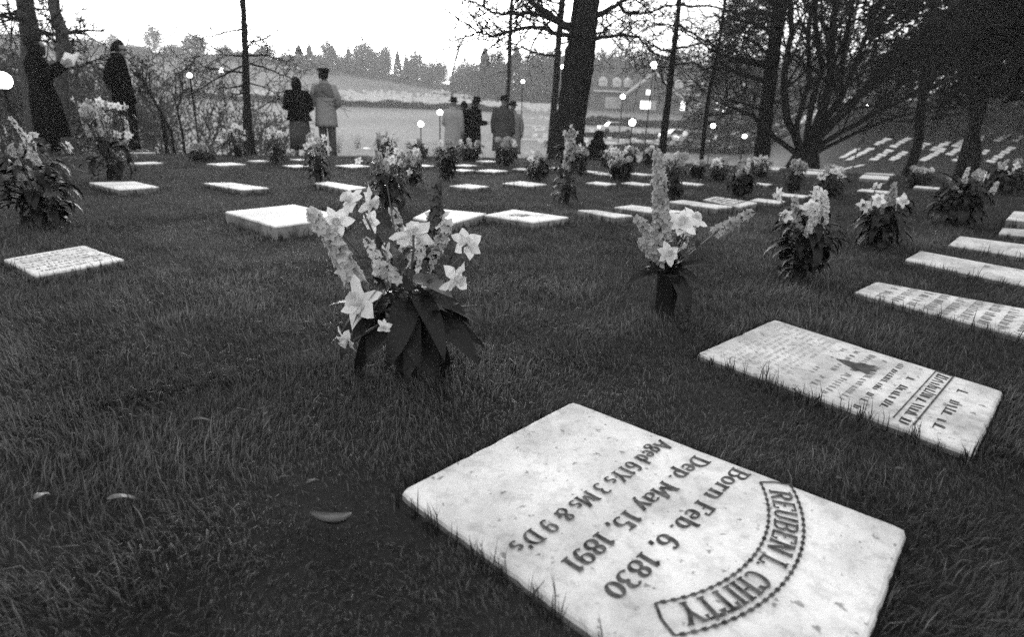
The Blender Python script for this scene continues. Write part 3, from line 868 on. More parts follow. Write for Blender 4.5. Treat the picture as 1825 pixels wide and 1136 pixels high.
def spike(mb, pts, r0, r1, n, rng, size, petals=5):
    """florets packed around a stem"""
    pts = [Vector(p) for p in pts]; m = len(pts) - 1
    for i in range(n):
        t = (i + rng.random()) / n
        f = t * m; j = min(m - 1, int(f)); p = pts[j].lerp(pts[j + 1], f - j)
        ax = (pts[j + 1] - pts[j]).normalized(); q, u, v = frame(ax)
        a = i * 2.4 + rng.uniform(-.3, .3); r = (u * math.cos(a) + v * math.sin(a))
        rad = r0 + (r1 - r0) * t
        floret(mb, p + r * rad, r + ax * .35, size * (1 - .35 * t) * rng.uniform(.8, 1.15), petals, rng)
def curve(a, b, sag, rng, n=5):
    a, b = Vector(a), Vector(b); o = Vector((rng.uniform(-1, 1), rng.uniform(-1, 1), 0)) * sag
    return [a.lerp(b, i / n) + o * math.sin(math.pi * i / n) for i in range(n + 1)]

def bouquet(label, bx, by, top, wpx, kind='mixed', seed=0, dist=None, vase=True):
    """kind: mixed, dark, round, daff, spike; sizes are read at the distance of the foot on the lawn"""
    rng = random.Random(seed * 31 + 7)
    p = ground(bx, by)
    dep = -(cam_rot.transposed() @ (p - CAM)).z
    H = (by - top) * dep / F * 1.02; W = wpx * dep / F * .5
    root = empty('flower_bouquet', p, label, 'bouquet', 'flower bouquets standing on the graves')
    lod = 0 if dep < 4.5 else 1
    vh = min(.15, .30 * H); vr = min(.04, .2 * W + .012)
    if vase:
        mb = MB(); mb.lathe(p, [(vr * .6, -.03), (vr * .62, 0), (vr * .95, vh * .9), (vr * 1.03, vh), (vr * .9, vh), (vr * .82, vh * .93)], 14)
        mb.build('vase', M['can'], root, p, True)
    rim = p + Vector((0, 0, vh * .85))
    # long leaves rising from the rim and drooping to the lawn
    mb = MB(); nl = {'mixed': 22, 'dark': 44, 'round': 20, 'daff': 18, 'spike': 16, 'cluster': 34, 'wild': 46}[kind]
    for i in range(nl):
        a = 6.283 * i / nl * 2 + rng.uniform(-.3, .3); el = rng.uniform(.1, 1.2); hh = rng.uniform(0, .38)
        d = Vector((math.cos(a) * math.cos(el), math.sin(a) * math.cos(el), math.sin(el)))
        b = rim + Vector((0, 0, hh * H)) + Vector((d.x, d.y, 0)) * W * .25
        L = rng.uniform(.65, 1.15) * min(.24, max(W * .95, .09))
        vs, fs = leaf_pts(b, d, (0, 0, 1), L, L * rng.uniform(.24, .36), rng.uniform(1.0, 2.5), .3, 6, .8, wave=.15)
        mb.add(vs, fs)
    for i in range(14):                      # leaves hiding the pot
        a = i * 2.4 + rng.random(); d = Vector((math.cos(a), math.sin(a), rng.uniform(.2, .8)))
        L = rng.uniform(.8, 1.2) * min(.16, max(W * .75, .08)); b = p + Vector((0, 0, rng.uniform(.3, 1.0) * vh)) + Vector((d.x, d.y, 0)) * vr * .7
        vs, fs = leaf_pts(b, d, (0, 0, 1), L, L * .36, rng.uniform(1.2, 2.4), .3, 5, .8, wave=.15); mb.add(vs, fs)
    nf = 260 if kind in ('dark', 'cluster') else 120
    for i in range(nf):                      # small leaves filling the middle
        h = rng.uniform(.15, .80); a = rng.random() * 6.283; r = W * .8 * math.sqrt(rng.random()) * min(1, .35 + h * 1.1)
        b = p + Vector((math.cos(a) * r, math.sin(a) * r, h * H)); d = (Vector((math.cos(a), math.sin(a), rng.uniform(-.8, .8)))).normalized()
        L = rng.uniform(.03, .065) * (1.0 if dep < 6 else 1.4)
        vs, fs = leaf_pts(b, d, (0, 0, 1), L, L * .45, rng.uniform(0, 1.4), .3, 3, .8); mb.add(vs, fs)
    mb.build('foliage', M['leaf'], root, p, True)
    stems = MB()
    def head(hfrac, wfrac):
        a = rng.random() * 6.283; r = W * wfrac
        return p + Vector((math.cos(a) * r, math.sin(a) * r * .8, H * hfrac)), a
    nd, ns, nb = {'mixed': (6, 4, 2), 'dark': (2, 3, 1), 'round': (1, 1, 7), 'daff': (11, 2, 1), 'spike': (3, 7, 1), 'cluster': (16, 7, 7), 'wild': (6, 5, 0)}[kind]
    for i in range(nd):
        c, a = head(rng.uniform(.55, .95), rng.uniform(.25, .95))
        stems.tube(curve(rim, c, .03, rng), [.0028] * 6, 5)
        face = Vector((math.cos(a) * .7, math.sin(a) * .7 - .45, rng.uniform(-.1, .5)))
        daffodil(root, p, c, face, rng.uniform(.032, .046) * (1 if dep < 5 else 1.25), rng=rng, lod=lod)
    for i in range(ns):
        c, a = head(1.0 if i == 0 else rng.uniform(.72, .97), .15 if i == 0 else rng.uniform(.3, 1.0))
        pts = curve(rim, c, .05, rng)
        stems.tube(pts, [.004] * 6, 5)
        mb = MB(); sp = [pts[2].lerp(pts[3], .3), pts[3], pts[4], pts[5]]
        spike(mb, sp, .016, .006, 34 if lod == 0 else 26, rng, .021 if lod == 0 else .028)
        mb.build('flower_spike', M[rng.choice(('floret', 'floret', 'floret_mid'))], root, p)
    for i in range(nb):
        c, a = head(rng.uniform(.7, .95), rng.uniform(.1, .75)); rad = rng.uniform(.022, .042)
        stems.tube(curve(rim, c, .02, rng), [.004] * 6, 5)
        mb = MB()
        for k in range(34):
            v = rvec(rng, -.3); floret(mb, c + v * rad * rng.uniform(.7, 1.2), v, .018 if lod == 0 else .024, 4, rng)
        mb.build('flower_head', M[rng.choice(('floret', 'floret_mid'))], root, p)
    if stems.v: stems.build('stems', M['stem'], root, p)
    return root

# --- the near bouquet, flower by flower
def hero():
    rng = random.Random(3)
    p = ground(728, 668); dep = -(cam_rot.transposed() @ (p - CAM)).z
    s = dep / F                                  # metres per photo pixel here
    root = empty('flower_bouquet', p, 'large near bouquet of white daffodils, pale flower spike and big drooping leaves', 'bouquet', 'flower bouquets standing on the graves')
    Y0 = p.y
    def at(px, py, dy=0.0): return at_y(px, py, Y0 + dy)
    mb = MB(); mb.lathe(p, [(.03, -.03), (.032, 0), (.045, .13), (.048, .145), (.043, .145), (.04, .13)], 16); mb.build('vase', M['can'], root, p, True)
    rim = p + Vector((0, 0, .13)); st = MB()
    def stem(pts, r=.0032): st.tube(pts, [r] * len(pts), 6)
    # daffodils: pixel, depth shift, facing, petal length in pixels
    for px, py, dy, face, sz in ((624, 357, .02, (-.55, -.55, .45), 30), (658, 360, .03, (.75, -.1, -.15), 30), (600, 396, .05, (.2, -.8, .1), 28), (737, 420, -.04, (-.1, .7, .55), 42),
                                 (832, 436, -.02, (.35, .75, .15), 33), (812, 496, -.05, (.8, -.5, -.2), 32), (642, 540, -.08, (-.5, -.6, .45), 44), (686, 455, .04, (-.6, -.5, .2), 26),
                                 (782, 392, .08, (-.1, -.5, .8), 28), (685, 583, -.13, (-.1, -.95, .1), 14), (618, 606, -.12, (-.4, -.6, -.5), 26), (660, 395, .07, (.1, -.9, .2), 20)):
        c = at(px, py, dy)
        daffodil(root, p, c, face, sz * s, rng=rng, reflex=.35)
        back = c - Vector(face).normalized() * .02
        if sz > 20: stem([rim, rim.lerp(back, .5) + Vector((0, 0, .02)), back + Vector((0, 0, -.02)), back, c])
    # pale spike leaning left, dark spike, short grey spikes
    for a, b, m, n, r, fs in (((632, 500, 0), (553, 376, .02), 'floret', 46, .016, .027), ((768, 440, .05), (777, 325, .10), 'floret_dark', 40, .013, .022), ((725, 470, .08), (700, 372, .14), 'floret_mid', 28, .012, .020), ((760, 470, .0), (800, 400, .06), 'floret_mid', 26, .012, .021), ((680, 500, -.02), (652, 425, .0), 'floret', 20, .010, .018), ((735, 480, -.03), (752, 425, -.02), 'floret', 18, .010, .017), ((705, 505, -.06), (684, 470, -.06), 'floret_mid', 16, .010, .016)):
        A0, B0 = at(*a), at(*b); mid = A0.lerp(B0, .5) + Vector((.006, 0, .004))
        stem([rim, A0, mid, B0], .004)
        q = MB(); spike(q, [A0, mid, B0], r, r * .55, n, rng, fs, 6)
        fo = q.build('flower_spike', M[m], root, p)
        fo['label'] = {'floret': 'pale flower spike', 'floret_dark': 'dark flower spike', 'floret_mid': 'grey flower spike'}[m]
    # big leaves, tip pixel by tip pixel
    def big(base, tip, wpx, m, dy0=0, dy1=-.08, droop=.9, up=(0, 0, 1), lift=.6):
        b, t = at(base[0], base[1], dy0), at(tip[0], tip[1], dy1)
        ch = t - b; L = ch.length * (1 + .12 * droop)
        d = ch.normalized(); u = Vector(up); u = (u - d * u.dot(d)).normalized()
        d0 = (d * math.cos(droop * .5) + u * math.sin(droop * .5))
        u0 = (u * math.cos(droop * .5) - d * math.sin(droop * .5))
        q = MB(); vs, fs = leaf_pts(b, d0, u0, L, wpx * s, droop, .3, 9, .75, wave=.12); q.add(vs, fs)
        ob = q.build('leaf', M[m], root, p, True)
        if m == 'leaf_pale': ob['label'] = 'pale leaf'
        return ob
    toc = (0, -1, .25)
    for base, tip, wpx, m, dy1, dr, up in (
        ((700, 548), (618, 642), 62, 'leaf', -.09, 1.0, (-.3, -.6, .7)), ((712, 560), (668, 668), 56, 'leaf', -.11, .9, toc), ((726, 560), (722, 692), 60, 'leaf', -.12, .9, toc),
        ((742, 558), (776, 690), 60, 'leaf', -.11, .9, toc), ((752, 552), (838, 668), 66, 'leaf', -.08, .8, (.3, -.7, .6)), ((752, 540), (862, 604), 58, 'leaf', -.05, .7, (.2, -.4, .9)),
        ((742, 520), (842, 560), 54, 'leaf', -.04, .7, (0, -.3, 1)), ((735, 528), (792, 640), 50, 'leaf', -.13, 1.1, toc), ((715, 530), (596, 606), 44, 'leaf', -.10, .8, (-.2, -.5, .8)),
        ((700, 560), (640, 690), 44, 'leaf', .0, .7, toc), ((760, 560), (812, 700), 44, 'leaf', .02, .7, toc), ((722, 540), (700, 640), 52, 'leaf', -.14, 1.1, toc),
        ((708, 505), (656, 562), 30, 'leaf_pale', -.11, .3, (-.6, -.5, .5)), ((735, 488), (792, 512), 40, 'leaf_pale', -.07, .6, (.1, -.5, .9)), ((700, 500), (640, 590), 26, 'leaf', -.12, .5, (-.5, -.6, .4)),
        ((690, 560), (602, 575), 40, 'leaf', -.06, .8, (0, -.4, 1)), ((720, 480), (690, 470), 36, 'leaf_pale', .0, .4, (0, -.7, .6)), ((745, 470), (790, 445), 26, 'leaf', .03, .4, (0, -.7, .6)),
        ((735, 560), (745, 655), 40, 'leaf', -.15, .8, toc), ((770, 560), (850, 640), 30, 'leaf', -.03, .6, toc)):
        tip = (tip[0] + rng.uniform(-14, 14), tip[1] + rng.uniform(-34, 16)); base = (base[0] + rng.uniform(-14, 14), base[1] + rng.uniform(-26, 10))
        up = (up[0] + rng.uniform(-.5, .5), up[1] + rng.uniform(-.2, .5), up[2])
        big(base, tip, wpx * rng.uniform(.75, 1.25) * (.8 if m == 'leaf' else .8), m, 0, dy1, dr * rng.uniform(.8, 1.5), up)
    q = MB()
    for i in range(120):                           # small foliage in the heart of the bunch
        c = at(rng.gauss(725, 38), rng.uniform(440, 580), rng.uniform(-.06, .12)); d = rvec(rng, -.2)
        L = rng.uniform(.025, .05); vs, fs = leaf_pts(c, d, (0, -.3, 1), L, L * .4, .5, .3, 3); q.add(vs, fs)
    q.build('foliage', M['leaf'], root, p, True)
    for tip in ((690, 330, .1), (618, 470, .02), (850, 545, -.02), (790, 330, .12)):
        stem([rim, rim.lerp(at(*tip), .6) + Vector((0, 0, .02)), at(*tip)], .002)
    st.build('stems', M['stem'], root, p)
hero()

def second():
    rng = random.Random(8)
    p = ground(1183, 560); dep = -(cam_rot.transposed() @ (p - CAM)).z; s = dep / F
    root = empty('flower_bouquet', p, 'dark metal vase with one very tall grey flower spike and three large white blooms', 'bouquet', 'flower bouquets standing on the graves')
    Y0 = p.y
    def at(px, py, dy=0.0): return at_y(px, py, Y0 + dy)
    r = 21 * s; vh = 78 * s
    mb = MB(); mb.lathe(p, [(r * .8, -.03), (r * .82, 0), (r * .98, vh * .95), (r * 1.06, vh), (r * .98, vh), (r * .85, vh * .92)], 20); mb.build('vase', M['can'], root, p, True)
    rim = p + Vector((0, 0, vh)); st = MB()
    for px, py, dy, face, sz in ((1215, 397, 0, (-.1, -.85, .5), 30), (1236, 390, .03, (.4, -.6, .6), 26), (1192, 452, -.06, (0, -.95, .15), 22)):
        c = at(px, py, dy); daffodil(root, p, c, face, sz * s, rng=rng, reflex=.1); st.tube([rim, c - Vector(face) * .03, c], [.003] * 3, 6)
    for a, b, m, n, rr, fs in (((1180, 420, .0), (1172, 272, .03), 'floret_mid', 62, .018, .030), ((1175, 440, -.02), (1135, 388, 0), 'floret_mid', 26, .014, .026), ((1178, 460, -.03), (1140, 430, -.03), 'floret_mid', 26, .014, .026), ((1195, 470, 0), (1245, 385, .06), 'floret', 20, .012, .024), ((1275, 415, .1), (1340, 378, .16), 'floret_mid', 26, .014, .026)):
        A0, B0 = at(*a), at(*b); st.tube([rim, A0, A0.lerp(B0, .5), B0], [.0035] * 4, 6)
        q = MB(); spike(q, [A0, A0.lerp(B0, .5), B0], rr, rr * .6, n, rng, fs, 5); q.build('flower_spike', M[m], root, p)
    q = MB()
    for tip, wpx, dr in (((1228, 560), 34, .9), ((1245, 500), 24, .8), ((1118, 505), 26, .9), ((1160, 480), 40, 1.2), ((1270, 470), 16, .9), ((1220, 430), 30, .5), ((1205, 470), 34, .9), ((1235, 440), 26, .6)):
        t = at(tip[0], tip[1], -.05); d = (t - rim).normalized(); u = Vector((0, -.4, 1)); u = (u - d * u.dot(d)).normalized()
        vs, fs = leaf_pts(rim, d * math.cos(dr / 2) + u * math.sin(dr / 2), u * math.cos(dr / 2) - d * math.sin(dr / 2), (t - rim).length * 1.1, wpx * s, dr, .3, 7); q.add(vs, fs)
    for i in range(60):
        c = at(rng.gauss(1190, 24), rng.uniform(410, 490), rng.uniform(-.04, .08)); d = rvec(rng, -.2)
        L = rng.uniform(.03, .055); vs, fs = leaf_pts(c, d, (0, -.3, 1), L, L * .4, .5, .3, 3); q.add(vs, fs)
    q.build('foliage', M['leaf'], root, p, True)
    for tip in ((1103, 405, .0), (1090, 420, 0), (1265, 480, -.03)):
        t = at(*tip); st.tube([rim, rim.lerp(t, .5) + Vector((0, 0, .02)), t], [.0018] * 3, 5)
    st.build('stems', M['stem'], root, p)
second()

BQ = [
 ('big bouquet with large dark drooping leaves at the left frame edge', 78, 405, 222, 175, 'dark'),
 ('wide cluster of many white blossoms on dark leaves in front of the suited man', 202, 320, 182, 118, 'cluster'),
 ('dim low bouquet under the black cloaked woman, at the left frame edge', 32, 240, 194, 60, 'dark'),
 ('white blossomed bouquet left of the wide blossom cluster', 122, 252, 205, 55, 'daff'),
 ('round headed bouquet right of the wide blossom cluster', 268, 262, 207, 55, 'round'),
 ('small narrow spike bouquet left of the black urn', 295, 236, 198, 20, 'spike'),
 ('upper bouquet of the twin pair at the lamp post foot', 358, 264, 205, 42, 'round'),
 ('lower squat bouquet of the twin pair at the lamp post foot', 362, 290, 258, 58, 'round'),
 ('white flowered bouquet tapering to a narrow foot, right of the twin pair', 423, 280, 222, 50, 'daff'),
 ('white daffodil bouquet left of the grey skirted woman', 494, 291, 231, 44, 'daff'),
 ('slender bouquet of light flowers in front of the couple', 568, 325, 240, 58, 'mixed'),
 ('small dark bouquet at the feet of the man in the peaked cap', 604, 272, 238, 24, 'dark'),
 ('little dark plant with curled leaves at the brow of the lawn', 638, 263, 238, 26, 'dark'),
 ('broad dark leaved bouquet behind the large near bouquet', 692, 374, 268, 92, 'wild'),
 ('pale flowered bouquet above the broad dark leaved one', 690, 292, 238, 42, 'mixed'),
 ('hazy light bouquet right of the broad dark leaved one', 737, 332, 268, 44, 'spike'),
 ('dark leafy bouquet standing alone in the centre of the lawn', 797, 320, 252, 42, 'dark'),
 ('low dark bouquet at the brow left of the pale coated man', 745, 282, 250, 46, 'dark'),
 ('second low dark bouquet at the brow, by the lamp on a thin pole', 778, 280, 248, 36, 'dark'),
 ('dark bouquet in front of the man reading a paper', 838, 287, 250, 50, 'mixed'),
 ('round pale hydrangea bouquet below the grey coated man', 900, 296, 249, 50, 'round'),
 ('dark bouquet with white eyes left of the big tree foot', 958, 322, 272, 56, 'mixed'),
 ('bouquet with one tall thin spike in front of the big tree', 1008, 364, 232, 66, 'spike'),
 ('pale bouquet right behind the one-spike bouquet', 1032, 312, 266, 34, 'round'),
 ('leafy fern-like bouquet right of the crouching figure', 1104, 322, 278, 50, 'dark'),
 ('white dotted bouquet at the brow right of the crouching figure', 1084, 300, 262, 46, 'daff'),
 ('bouquet of white roses at the brow below the lamp with the glare', 1120, 294, 262, 40, 'daff'),
 ('dark bouquet at the end of the brow row by a short post', 1155, 294, 262, 36, 'mixed'),
 ('dark bouquet with grey blooms beside the tall grey spike', 1197, 358, 276, 52, 'round'),
 ('small dim bouquet at the foot of the slim sapling', 1240, 318, 290, 24, 'dark'),
 ('small bouquet with pale tips right of the slim sapling', 1278, 324, 284, 36, 'mixed'),
 ('dark drooping bouquet with grey blooms in front of the straight trunk', 1318, 352, 287, 62, 'dark'),
 ('light flowered bouquet at the foot of the straight trunk', 1352, 318, 279, 40, 'spike'),
 ('bouquet with narrow foot under the spreading tree', 1411, 346, 288, 34, 'round'),
 ('large dark bouquet with drooping leaves and white flowers, right of the metal vase', 1422, 500, 338, 135, 'wild'),
 ('white daffodil bouquet above the large dark one on the right', 1478, 352, 298, 66, 'daff'),
 ('bouquet with broad arching leaves left of the column of near stones', 1560, 442, 330, 100, 'wild'),
 ('pale wreath-shaped bouquet at the dark trees', 1632, 334, 300, 48, 'round'),
 ('wide drooping dark bouquet below the dark trees', 1700, 402, 305, 108, 'dark'),
 ('dim bouquet nearly lost in shade at the right frame edge', 1785, 345, 288, 90, 'dark'),
]
for i, (lab, bx, by, tp, wd, kind) in enumerate(BQ): bouquet(lab, bx, by, tp, wd, kind, i + 1)
# loose flower lying on a stone, an urn and a short post
p = ground(636, 293, .05); mb = MB(); rng = random.Random(4)
mb.tube([p + Vector((-.1, .02, .0)), p + Vector((0, 0, .02)), p + Vector((.02, 0, .05))], [.004] * 3, 5)
st = tag(mb.build('cut_flower', M['stem'], None, p), 'single cut white flower lying on a gravestone', 'flower')
daffodil(st, p, p + Vector((.02, 0, .05)), (.2, -.5, .6), .06, 'blossom', True, rng=rng, lod=1)
p = ground(327, 246); mb = MB()
mb.lathe(p, [(.07, -.03), (.085, .0), (.095, .12), (.09, .26), (.065, .33), (.05, .36), (.06, .385), (.05, .39)], 18)
tag(mb.build('urn', M['black_cloth'], None, p, True), 'black bottle shaped urn standing beside the lamp post foot', 'urn')
p = ground(1159, 296); mb = MB(); mb.lathe(p, [(.025, -.05), (.025, .22), (.018, .24)], 10)
po = tag(mb.build('bollard', M['iron'], None, p, True), 'short dark post with a pale knob at the brow', 'post')
mb = MB(); mb.lathe(p + Vector((0, 0, .24)), [(.015, 0), (.035, .02), (.037, .045), (.02, .07)], 12); mb.build('knob', M['trim'], po, p, True)

# ------------------------------------------------------------------ trees
def grow(mb, p, d, L, r, lev, rng, P):
    """a limb with its side branches; P: list of (children, length ratio, spread) per level"""
    n = 5 if lev < 2 else 3
    pts = [Vector(p)]; d = Vector(d).normalized()
    for i in range(n):
        d = (d + rvec(rng) * P['wander'] + Vector((0, 0, P['rise'][min(lev, len(P['rise']) - 1)]))).normalized()
        pts.append(pts[-1] + d * L / n)
    tip = P.get('tip', .35)
    rad = [max(r * (1 - (1 - tip) * i / n), P['rmin']) for i in range(n + 1)]
    mb.tube(pts, rad, 6 if lev == 0 else (4 if lev == 1 else 3), False)
    if lev >= len(P['kids']): return
    k, ratio, spread = P['kids'][lev]
    for i in range(k):
        t = P['t0'] + (1 - P['t0']) * (i + rng.random()) / k
        f = t * n; j = min(n - 1, int(f)); q = pts[j].lerp(pts[j + 1], f - j)
        ax = (pts[j + 1] - pts[j]).normalized()
        s = rvec(rng); s = (s - ax * s.dot(ax)).normalized()
        if P.get('flat'): s = (Vector((s.x, s.y, s.z * P['flat']))).normalized()
        grow(mb, q, ax * math.cos(spread) + s * math.sin(spread), L * ratio * rng.uniform(.6, 1.15) * (1.1 - .45 * t), max(rad[j] * .55, P['rmin']), lev + 1, rng, P)
TREES = 'bare trees around the burial ground'
DEF = dict(wander=.22, rise=[.02, .03, .04], rmin=.006, kids=[(6, .5, .8), (5, .55, .8), (4, .6, .8)], t0=.2)
def px_tree(label, pts, Y, limbs=(), auto=None, seed=0, P=None, bark='bark', name='bare_tree', more=4.0, base=None, flare=1.5, rmin=.008):
    """trunk read as (x, y, width) from the foot up, standing at distance Y; limbs as (start, points, width, depth drift)"""
    rng = random.Random(seed); P = dict(DEF, **(P or {}))
    w = [(at_y(x, y, Y), wd * Y / F * .5) for x, y, wd in pts]
    f = w[0][0].copy(); f.z = height(f.x, f.y) - .15
    root = empty(name, (f.x, f.y, height(f.x, f.y)), label, 'tree', TREES); o = root.location
    line = [f] + [a for a, _ in w]; rad = [w[0][1] * flare] + [b for _, b in w]
    d = (line[-1] - line[-2]).normalized()
    for i in range(1, 4):                     # the trunk goes on above the picture
        d = (d + Vector((0, 0, .15)) + rvec(rng) * .05).normalized(); line.append(line[-1] + d * more / 3); rad.append(rad[-1] * .8)
    pl, pr = [], []                           # resample for a round, slightly uneven trunk
    for i in range(len(line) - 1):
        for k in range(4):
            t = k / 4; pl.append(line[i].lerp(line[i + 1], t) + rvec(rng) * rad[i] * .05); pr.append((rad[i] * (1 - t) + rad[i + 1] * t) * rng.uniform(.95, 1.05))
    pl.append(line[-1]); pr.append(rad[-1])
    mb = MB(); mb.tube(pl, pr, 14); mb.build('trunk', M[bark], root, o, True)
    mb = MB(); P['rmin'] = rmin
    for lp, wd, drift in limbs:               # limbs that can be traced in the photograph
        q = []; n = len(lp)
        for i, (x, y) in enumerate(lp): q.append(at_y(x, y, Y + drift * i / max(1, n - 1)))
        q2 = []
        for i in range(n - 1):
            for k in range(3): q2.append(q[i].lerp(q[i + 1], k / 3) + rvec(rng) * .02)
        q2.append(q[-1]); m = len(q2) - 1; r0 = wd * Y / F * .5
        mb.tube(q2, [max(r0 * (1 - .7 * i / m), rmin) for i in range(m + 1)], 7)
        for i in range(2, m + 1):
            for k in range(1 + i % 2):
                ax = (q2[i] - q2[i - 1]).normalized(); s = rvec(rng); s = (s - ax * s.dot(ax)).normalized()
                grow(mb, q2[i], ax * .7 + s * .8, rng.uniform(.5, 1.3), max(r0 * .3, rmin), 1, rng, P)
        grow(mb, q2[-1], (q2[-1] - q2[-2]), 1.2, r0 * .3, 1, rng, P)
    if auto:                                  # branches all along the stem
        n, t0, t1, L0, L1, el0, el1, dirs = auto
        tot = len(pl) - 1
        for i in range(n):
            t = t0 + (t1 - t0) * (i + rng.random()) / n; j = int(t * tot); q = pl[j].lerp(pl[min(tot, j + 1)], t * tot - j)
            a = rng.random() * 6.283 if dirs is None else rng.uniform(*dirs); el = el0 + (el1 - el0) * rng.random()
            dd = Vector((math.cos(a) * math.cos(el), math.sin(a) * math.cos(el), math.sin(el)))
            grow(mb, q, dd, L0 + (L1 - L0) * rng.random(), max(pr[j] * .32, rmin * 1.5), 0, rng, P)
    for k in range(5 if more > 3 else 3):     # the crown above the frame
        q = pl[-1 - k]; a = k * 2.4; grow(mb, q, Vector((math.cos(a), math.sin(a), .7)), rng.uniform(1.8, 3.2), pr[-1 - k] * .5, 0, rng, P)
    mb.build('branches', M['twig'], root, o)
    return root

SP = dict(kids=[(4, .5, .8), (3, .55, .8)], rise=[-.02, .0, .02], wander=.3)
LT = dict(kids=[(5, .45, .9), (4, .5, .8), (3, .6, .8)], rise=[-.02, .0, .02], wander=.25)
px_tree('thick straight dark trunk directly behind the cloaked woman', [(62, 215, 30), (56, 100, 29), (52, 50, 27), (46, 10, 24), (42, -60, 23)], 12.6, [([(45, 12), (25, 25), (10, 22), (-15, 30)], 7, .5), ([(60, 15), (78, 17), (90, 12)], 4, -.3)], (5, .3, .75, .8, 1.6, -.1, .5, None), 1, LT, bark='bark_grey', flare=1.1)
px_tree('curved dark trunk between the cloaked woman and the suited man', [(113, 215, 20), (110, 130, 19), (114, 80, 20), (108, 50, 18), (98, 20, 16), (92, -30, 15)], 11.8, [([(112, 65), (92, 60), (75, 62)], 4, .4), ([(108, 110), (135, 122), (160, 112)], 4, .5)], (5, .3, .75, .6, 1.3, -.2, .4, None), 2, LT, bark='bark_grey', flare=1.15)
px_tree('slim straight trunk with thin drooping side branches, left of the couple', [(441, 232, 15), (440, 190, 12.5), (438, 120, 11), (435, 50, 9), (433, -20, 8)], 13.5,
        [([(438, 100), (475, 97), (500, 108)], 4, .8), ([(438, 112), (470, 118), (500, 132), (520, 140)], 4, -.4), ([(437, 100), (405, 98), (380, 85)], 4, .5), ([(438, 130), (400, 125), (365, 118), (345, 112)], 4, .9), ([(438, 145), (470, 155), (495, 170)], 3, .3), ([(438, 150), (405, 158), (385, 150)], 3, .5)],
        (14, .3, .95, .7, 1.6, -.35, .3, None), 3, dict(LT, kids=[(5, .45, .9), (4, .5, .8), (2, .6, .8)]), rmin=.005)
px_tree('big leaning tree with a flared foot and long bare limbs', [(1006, 272, 62), (1012, 240, 54), (1022, 180, 50), (1030, 120, 50), (1036, 80, 47), (1041, 40, 43), (1046, 0, 40), (1050, -60, 36)], 15.2,
        [([(1020, 52), (995, 38), (970, 20), (945, 4), (930, -10)], 15, -.8), ([(1018, 62), (985, 60), (968, 50), (935, 49), (905, 58), (880, 64), (862, 60), (846, 53)], 8, -1.5), ([(985, 34), (965, 27), (935, 23), (905, 25), (878, 23), (860, 10), (830, 0)], 8, .8),
         ([(1055, 30), (1080, 20), (1105, 4), (1125, -10)], 11, .6), ([(1050, 73), (1075, 65), (1105, 62), (1138, 66), (1152, 80), (1170, 96)], 7, -.8), ([(1066, 66), (1080, 50), (1105, 32), (1125, 24)], 4, .4), ([(1100, 5), (1112, 20), (1128, 25), (1150, 22), (1185, 12), (1215, 6)], 6, 1.0), ([(1075, 25), (1072, 40), (1082, 55)], 4, .2),
         ([(1000, 40), (1000, 15), (1004, -10)], 7, .4)],
        (6, .62, .98, 1.2, 2.4, .1, .7, None), 4, dict(LT, kids=[(5, .45, .9), (4, .5, .8), (2, .6, .8)]), flare=1.55, more=6)
px_tree('thin dark trunk rising behind the grey coated man', [(904, 190, 7), (907, 130, 7), (909, 60, 6.5), (912, 0, 6), (914, -30, 5)], 27, (), (16, .35, .95, 1.2, 2.6, -.1, .5, None), 5, LT, rmin=.008)
px_tree('narrow trunk close left of the big leaning tree', [(983, 240, 11), (990, 160, 11), (995, 80, 10), (1000, 20, 10), (1005, -30, 9)], 21, [([(992, 62), (975, 45), (958, 38)], 5, .5), ([(994, 100), (960, 95), (930, 85), (912, 88)], 5, .5)], (14, .35, .95, 1.0, 2.2, -.1, .5, None), 6, LT, rmin=.007)
px_tree('slim sapling right of the glaring lamp, with spreading flat branches', [(1180, 272, 13), (1186, 215, 11.5), (1194, 150, 10), (1202, 80, 8.5), (1209, 20, 7.5), (1214, -40, 6.5)], 15.5,
        [([(1198, 92), (1180, 88), (1160, 80), (1145, 66)], 4.5, .6), ([(1199, 88), (1225, 82), (1250, 75), (1285, 88), (1320, 100)], 4.5, .6), ([(1205, 40), (1235, 60), (1265, 75), (1300, 95)], 4.5, -.5), ([(1210, 8), (1240, 12), (1270, 10), (1310, 22), (1350, 30)], 4.5, .9), ([(1195, 115), (1235, 112), (1260, 125)], 4, .6), ([(1194, 120), (1160, 118), (1120, 122)], 3, .9)],
        (12, .3, .98, .8, 1.8, -.25, .35, None), 7, SP, rmin=.006)
px_tree('thinner leaning sapling between the slim one and the straight trunk', [(1250, 286, 7.5), (1256, 225, 7), (1264, 165, 6), (1276, 110, 5), (1286, 50, 4.5), (1292, 0, 4)], 15.2, [([(1256, 205), (1300, 203), (1345, 205)], 3.5, .5), ([(1272, 130), (1300, 112), (1340, 105)], 3, .6)], (12, .3, .98, .7, 1.5, -.2, .45, None), 8, SP, rmin=.005)
px_tree('straight thick trunk in front of the spreading tree', [(1357, 284, 27), (1362, 230, 24), (1370, 160, 22), (1379, 90, 21), (1388, 30, 22), (1396, -40, 24)], 13.2,
        [([(1374, 122), (1345, 115), (1310, 108), (1275, 92), (1245, 72), (1215, 55)], 6, .9), ([(1380, 100), (1350, 80), (1325, 66), (1330, 55), (1350, 55)], 5, -.6), ([(1384, 60), (1350, 45), (1310, 35), (1285, 30), (1255, 28)], 6, .7), ([(1390, 20), (1365, -10)], 9, .3), ([(1393, 10), (1380, 4), (1372, -15)], 8, -.4), ([(1368, 200), (1340, 190), (1305, 178), (1280, 165)], 5, .7)],
        (6, .3, .8, 1.2, 2.2, -.1, .5, (1.8, 4.2)), 9, SP, rmin=.006)

